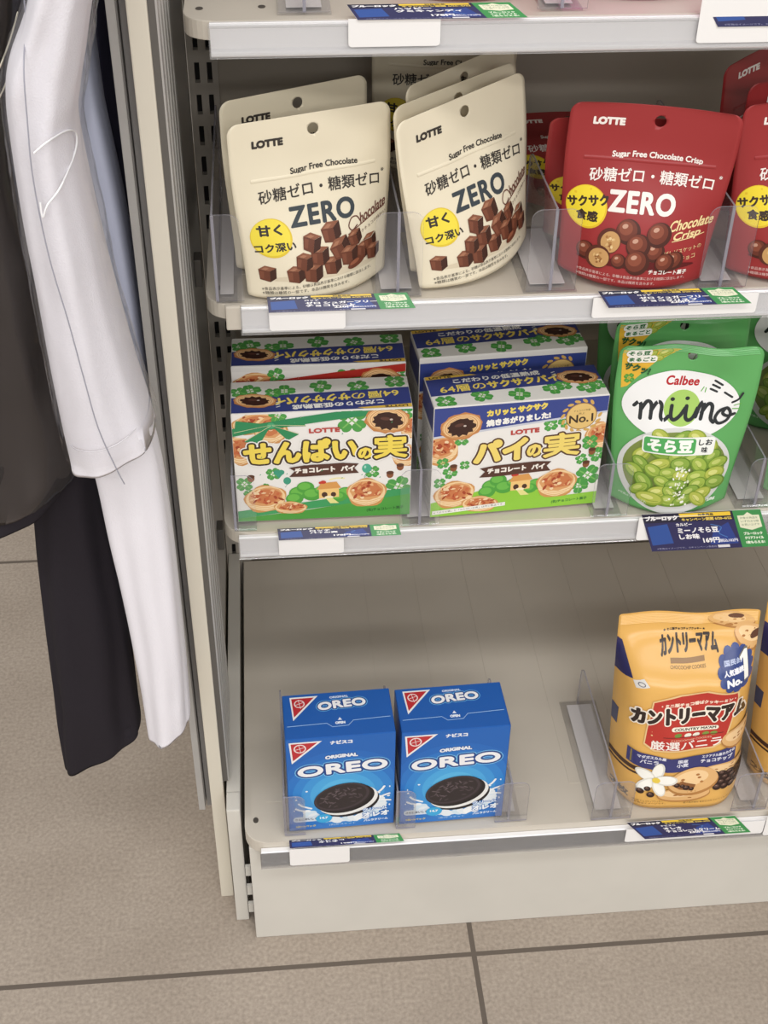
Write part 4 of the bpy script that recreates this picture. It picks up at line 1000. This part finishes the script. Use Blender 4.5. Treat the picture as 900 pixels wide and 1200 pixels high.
price_card('price card under the leftmost cream pouch, blank white part below its print', (-0.0048, 0.0561, 0.6795, 0.6965, 0.9104), corners(-0.0048, 0.1120, 0.9080, 0.6968, -0.0058, 0.1055, 0.9165, 0.7064), ('ロッテ', 'ゼロ シュガーフリー', 'チョコレート'), ('220円', '税込237円'))
price_card('price card under the whole red pouch, broad white strip below its print', (0.2565, 0.3935, 0.6812, 0.6995, 0.9104), corners(0.2685, 0.3870, 0.9055, 0.6926, 0.2590, 0.3700, 0.9092, 0.7060), ('ロッテ', 'ゼロ シュガーフリー', 'チョコクリスプ'), ('220円', '税込237円'))
price_card('price card under the green ribboned pie carton, white blank below', (-0.0060, 0.0530, 0.4460, 0.4645, 0.9104), corners(-0.0056, 0.1050, 0.9084, 0.4648, -0.0066, 0.1030, 0.9160, 0.4722), ('ロッテ', 'パイの実'), ('178円', '税込192円'))
price_card('large dark price card hanging before the whole green pouch, print fully facing out', (0.3250, 0.3900, 0.4440, 0.4705, 0.9104), corners(0.3412, 0.4555, 0.9065, 0.4325, 0.3266, 0.4385, 0.9108, 0.4738), ('カルビー', 'ミーノそら豆', 'しお味'), ('169円', '税込182円'))
price_card('blank white price card on the bottom rail under the left blue carton', (-0.0096, 0.0492, 0.1415, 0.1660, 0.7984), corners(-0.0090, 0.1030, 0.7988, 0.1668, -0.0095, 0.0990, 0.8070, 0.1688), ('ナビスコ', 'オレオ'), ('198円', '税込213円'))
price_card('price card on the bottom rail under the whole yellow bag', (0.3258, 0.4680, 0.1440, 0.1630, 0.7984), corners(0.3455, 0.4545, 0.7955, 0.1502, 0.3245, 0.4345, 0.7990, 0.1735), ('ナビスコ', 'オレオ', 'チョコレートクリーム'), ('230円', '税込248円'))
price_card('white corner of a price card on the bottom rail at the right picture edge', (0.4690, 0.53, 0.1400, 0.1690, 0.7984), corners(0.4860, 0.598, 0.7955, 0.1502, 0.4720, 0.580, 0.7990, 0.1735), ('不二家', 'カントリーマアム'), ('298円', '税込321円'))

# ================================================================ CANDY BAGS ON THE UPPERMOST SHELF (only their feet are in view)
def candy_art(c1, c2):
    a = Art(); a.ell(0, 60, 40, 30, c1); a.ell(-20, 20, 24, 16, c2); a.ell(24, 14, 22, 10, 'e8d8e4'); a.text('グミ', 10, 62, 34, 18, 'f2eef0', 2); return a
KP = Pouch(0.118, 0.15, 0.05, 0.95, seed=12, wr=0.0012, gv=(0.3, 0.9))
pink = make_pouch('p', KP, candy_art('c94a86', 'e79ac6'), 'd86aa4', 0.2); rosy = make_pouch('p', KP, candy_art('b01f3a', 'e6c0d0'), 'c22b48', 0.2)
gK = 'candy bags on the uppermost shelf'
pouch(rosy, 'glossy red candy bag foot on the uppermost shelf, left of the pink one', axes(0.150, 0.975, 0.9230, 4), gK, 'candy_bag', 'bag')
pouch(pink, 'glossy pink candy bag foot on the uppermost shelf, behind the long price card', axes(0.275, 0.972, 0.9230, -5), gK, 'candy_bag', 'bag')
pouch(rosy, 'red candy bag foot on the uppermost shelf, beside the right end price card', axes(0.398, 0.968, 0.9230, 3), gK, 'candy_bag', 'bag')
divider('clear divider with white foot at the left of the uppermost shelf', 0.030, 0.9265, 0.9206, 0.05, 0.22, wl=0.018, wr=0.018)
divider('clear divider between the red and pink candy bags, uppermost shelf', 0.2125, 0.9265, 0.9206, 0.05, 0.22, wl=0.018, wr=0.018, bw=0.03)

# ================================================================ CLOTHES HANGING BESIDE THE SHELVING
def catmull(a, t):
    i = min(int(t), len(a) - 2); f = t - i
    p = [Vector(a[max(0, min(len(a) - 1, j))]) for j in (i - 1, i, i + 1, i + 2)]
    return 0.5 * (2 * p[1] + (p[2] - p[0]) * f + (2 * p[0] - 5 * p[1] + 4 * p[2] - p[3]) * f * f + (3 * p[1] - p[0] - 3 * p[2] + p[3]) * f ** 3)
def cloth_pt(rows, yc, dy, t, th, fold, seed, puff=0.0):
    xl, zl, xr, zr = catmull(rows, t); c = (xl + xr) / 2; h = (xr - xl) / 2
    k = 1 + fold * (0.5 * math.sin(3 * th + seed + t * 0.7) + 0.35 * math.sin(7 * th + 2.1 * seed + t * 0.4) * min(1, t / 2) + 0.5 * noise.noise(Vector((math.cos(th) * 1.3 + seed, math.sin(th) * 1.3, t * 0.8))))
    ce, se = math.cos(th), math.sin(th)
    ex = math.copysign(abs(ce) ** 0.85, ce) * (1 if abs(ce) > .93 else 0.5 + 0.5 * k); ey = math.copysign(abs(se) ** 0.85, se) * k
    return Vector((c + (h + puff) * ex, yc + (dy + puff) * ey, (zl + zr) / 2 + (zr - zl) / 2 * ex))
def tube(rows, yc, dy, fold=0.12, seed=1.0, t0=0.0, t1=None, puff=0.0, NT=None, NA=72, hem=True, crumple=0.0):
    t1 = len(rows) - 1 if t1 is None else t1; NT = NT or int((t1 - t0) * (8 if not crumple else 14)); NA = NA if not crumple else 110
    bm = bmesh.new(); L = []
    for j in range(NT + 1):
        t = t0 + (t1 - t0) * j / NT
        row = []
        for i in range(NA):
            p = cloth_pt(rows, yc, dy, t, 2 * math.pi * i / NA, fold, seed, puff)
            if crumple:
                n = crumple * noise.noise(Vector((p.x * 60 + seed, p.y * 60, p.z * 16))) + crumple * .5 * abs(noise.noise(Vector((p.x * 120 + 9, p.y * 120, p.z * 50))))
                c_ = Vector(((catmull(rows, t)[0] + catmull(rows, t)[2]) / 2, yc, p.z)); p += (p - c_).normalized() * n
            row.append(bm.verts.new(p))
        L.append(row)
    if hem:                                                 # turned-in hem
        last = []
        for i in range(NA):
            p = cloth_pt(rows, yc, dy, t1, 2 * math.pi * i / NA, fold, seed, puff - 0.0022); p.z += 0.02; last.append(bm.verts.new(p))
        L.append(last)
    for a, b in zip(L, L[1:]):
        for i in range(NA): bm.faces.new((a[i], a[(i + 1) % NA], b[(i + 1) % NA], b[i]))
    return bm
def wire(name, pts, r, m, parent):
    cu = bpy.data.curves.new(name, 'CURVE'); cu.dimensions = '3D'; cu.bevel_depth = r; cu.bevel_resolution = 1
    if len(pts) > 3: pts = [catmull(pts, i / 5) for i in range((len(pts) - 1) * 5)] + [Vector(pts[-1])]
    sp = cu.splines.new('POLY'); sp.points.add(len(pts) - 1)
    for p, q in zip(sp.points, pts): p.co = (*q, 1)
    o = bpy.data.objects.new(name, cu); me = bpy.data.meshes.new_from_object(o); bpy.data.objects.remove(o)
    me.name = name; me.materials.clear(); me.materials.append(m); return link(name, me, parent)
shirt = [(-0.1200, 1.06, -0.0850, 1.06), (-0.1257, 1.0026, -0.0901, 1.0022), (-0.1361, 0.9696, -0.0991, 0.9691), (-0.1508, 0.94, -0.1069, 0.9393), (-0.1561, 0.9195, -0.1126, 0.9186), (-0.1579, 0.8927, -0.1172, 0.8918), (-0.159, 0.8357, -0.1137, 0.8344), (-0.1582, 0.7864, -0.1096, 0.7847), (-0.1578, 0.7264, -0.102, 0.7276), (-0.1565, 0.6761, -0.0938, 0.6843), (-0.1547, 0.6442, -0.0913, 0.6655)]
leg = [(-0.1488, .651, -0.0966, .66), (-0.1435, .607, -0.0918, .6165), (-0.1398, .5388, -0.0899, .549), (-0.1357, .4645, -0.0900, .4757), (-0.1331, .394, -0.0907, .4063), (-0.1324, .3566, -0.0916, .3674), (-0.1322, .3211, -0.0923, .3391)]
jacket = [(-0.2050, 1.06, -0.1540, 1.06), (-0.2097, 0.9824, -0.1545, 0.9816), (-0.2197, 0.9461, -0.1580, 0.9451), (-0.228, 0.9135, -0.1640, 0.9123), (-0.2338, 0.8909, -0.1665, 0.8896), (-0.2387, 0.8616, -0.1689, 0.86), (-0.2479, 0.7991, -0.1693, 0.7968), (-0.2515, 0.7451, -0.1682, 0.7422), (-0.2568, 0.6795, -0.1694, 0.6759), (-0.2637, 0.6166, -0.1689, 0.612), (-0.2698, 0.5662, -0.1711, 0.5852), (-0.2737, 0.5345, -0.1896, 0.5619)]
jacket = [(p[0], p[1], p[2] + .004, p[3]) for p in jacket]
trous = [(-0.2179, 0.5665, -0.1588, 0.5766), (-0.2149, 0.5213, -0.1572, 0.5319), (-0.2192, 0.4644, -0.1528, 0.4701), (-0.2237, 0.3933, -0.1504, 0.3968), (-0.2285, 0.3052, -0.1509, 0.3107), (-0.232, 0.246, -0.1502, 0.2538), (-0.2328, 0.192, -0.1534, 0.2394)]
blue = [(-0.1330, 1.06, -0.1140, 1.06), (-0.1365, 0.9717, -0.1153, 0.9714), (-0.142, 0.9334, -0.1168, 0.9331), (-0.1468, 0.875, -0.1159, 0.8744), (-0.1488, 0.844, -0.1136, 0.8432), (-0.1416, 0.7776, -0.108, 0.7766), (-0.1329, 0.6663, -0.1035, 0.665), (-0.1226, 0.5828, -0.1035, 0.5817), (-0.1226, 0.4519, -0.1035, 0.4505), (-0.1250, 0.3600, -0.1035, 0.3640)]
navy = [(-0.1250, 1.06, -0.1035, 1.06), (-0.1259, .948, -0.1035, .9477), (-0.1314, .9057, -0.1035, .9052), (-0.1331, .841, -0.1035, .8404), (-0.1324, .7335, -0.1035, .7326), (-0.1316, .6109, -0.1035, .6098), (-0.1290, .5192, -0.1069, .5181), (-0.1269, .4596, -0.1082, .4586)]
WHITEF = mat('e6e3e9', 0.8, spec=0.2, bump=0.25, scale=900); BLACKF = mat('2b272c', 0.9, spec=0.15, bump=0.2, scale=900)
NAVYF = mat('2c2b3a', 0.85, spec=0.2); SHADEF = mat('c3c8dc', 0.75, spec=0.2); GREYF = mat('514a47', 0.75, spec=0.2, mottle=0.06, scale=20)
g = thing('hanging_outfit', 'white shirt sleeve in a clear cover with white trousers hanging below', 'clothing', (0, 0, 0))
obj('sleeve', tube(shirt, .80, .042, 0.10, 1.3), WHITEF, g, True); obj('trouser_leg', tube(leg, .825, .030, 0.13, 2.4), WHITEF, g, True)
cv = obj('garment_cover', tube(shirt, .80, .042, 0.10, 1.3, 0.0, 9.5, 0.0032, hem=False, crumple=0.0022), FILM, g, True)
sm = [(-0.1370, 1.0), (-0.1355, .97), (-0.1365, .945), (-0.1385, .915), (-0.1405, .880), (-0.1385, .83), (-0.133, .785), (-0.1285, .74), (-0.1240, .70), (-0.1160, .665), (-0.1120, .650)]
def on_shirt(x, z, e=0.0045):
    best = min((i * .05 for i in range(200)), key=lambda t: abs(catmull(shirt, t)[1] - z)); r = catmull(shirt, best); c, h = (r[0] + r[2]) / 2, (r[2] - r[0]) / 2
    u = max(-.96, min(.96, (x - c) / h)); return (x, .80 - .047 * math.sqrt(1 - u * u) - e, z)
wire('cover_seam', [on_shirt(*p) for p in sm], 0.00045, mat('9c9ca8', 0.4), cv)
wire('cover_glint', [on_shirt(*p) for p in ((-.1375, .897), (-.130, .902), (-.120, .902), (-.1165, .895), (-.1185, .884), (-.1265, .872), (-.1345, .864), (-.1385, .856), (-.1385, .866))], 0.0007, mat('f4f4f6', 0.25), cv)  # bright glint on the plastic, built as a white wire
wire('cuff_stitch', [on_shirt(-.150 + .0054 * i, .674 + .0012 * i, 0.0012) for i in range(10)], 0.0004, mat('d6d3d8', 0.7), g)
g = thing('hanging_outfit', 'dark jacket in a clear cover with black trousers hanging below', 'clothing', (0, 0, 0))
obj('jacket', tube(jacket, .885, .045, 0.10, 3.1), GREYF, g, True); obj('trouser_leg', tube(trous, .905, .028, 0.20, 4.2), BLACKF, g, True)  # jacket's brown-grey has the cover's reflected haze mixed into the cloth colour
obj('jacket_hem', tube([(a - .001, b - d, c - .002, e - d * .7) for (a, b, c, e), d in zip(jacket[-3:], (.012, .014, .016))], .885, .043, 0.10, 3.1), BLACKF, g, True)
cv = obj('garment_cover', tube(jacket, .885, .045, 0.10, 3.1, 0.0, 10.7, 0.0032, hem=False, crumple=0.0022), FILM_DARK, g, True)
for k, dz in ((0, 0), (1, -.014)): wire('cover_string', [(-.190 + .005 * i, .831 + .001 * i, .893 + dz + .0025 * i + .0006 * i * i) for i in range(9)], 0.0006, mat('d8d2c0', 0.4), cv)
g = thing('gap_fill', 'shaded side of the white sleeve, added as a pale blue tube behind it', 'clothing', (0, 0, 0))
obj('fill_tube', tube(blue, .925, .035, 0.12, 5.2), SHADEF, g, True)  # added tube: the white sleeve's shaded side put into a pale blue colour
g = thing('gap_fill', 'dark navy tube farthest back, filling the gap beside the grey board', 'clothing', (0, 0, 0))
obj('fill_tube', tube(navy, 1.03, .035, 0.10, 6.2), NAVYF, g, True)  # dark tube closing the gap between sleeve and board
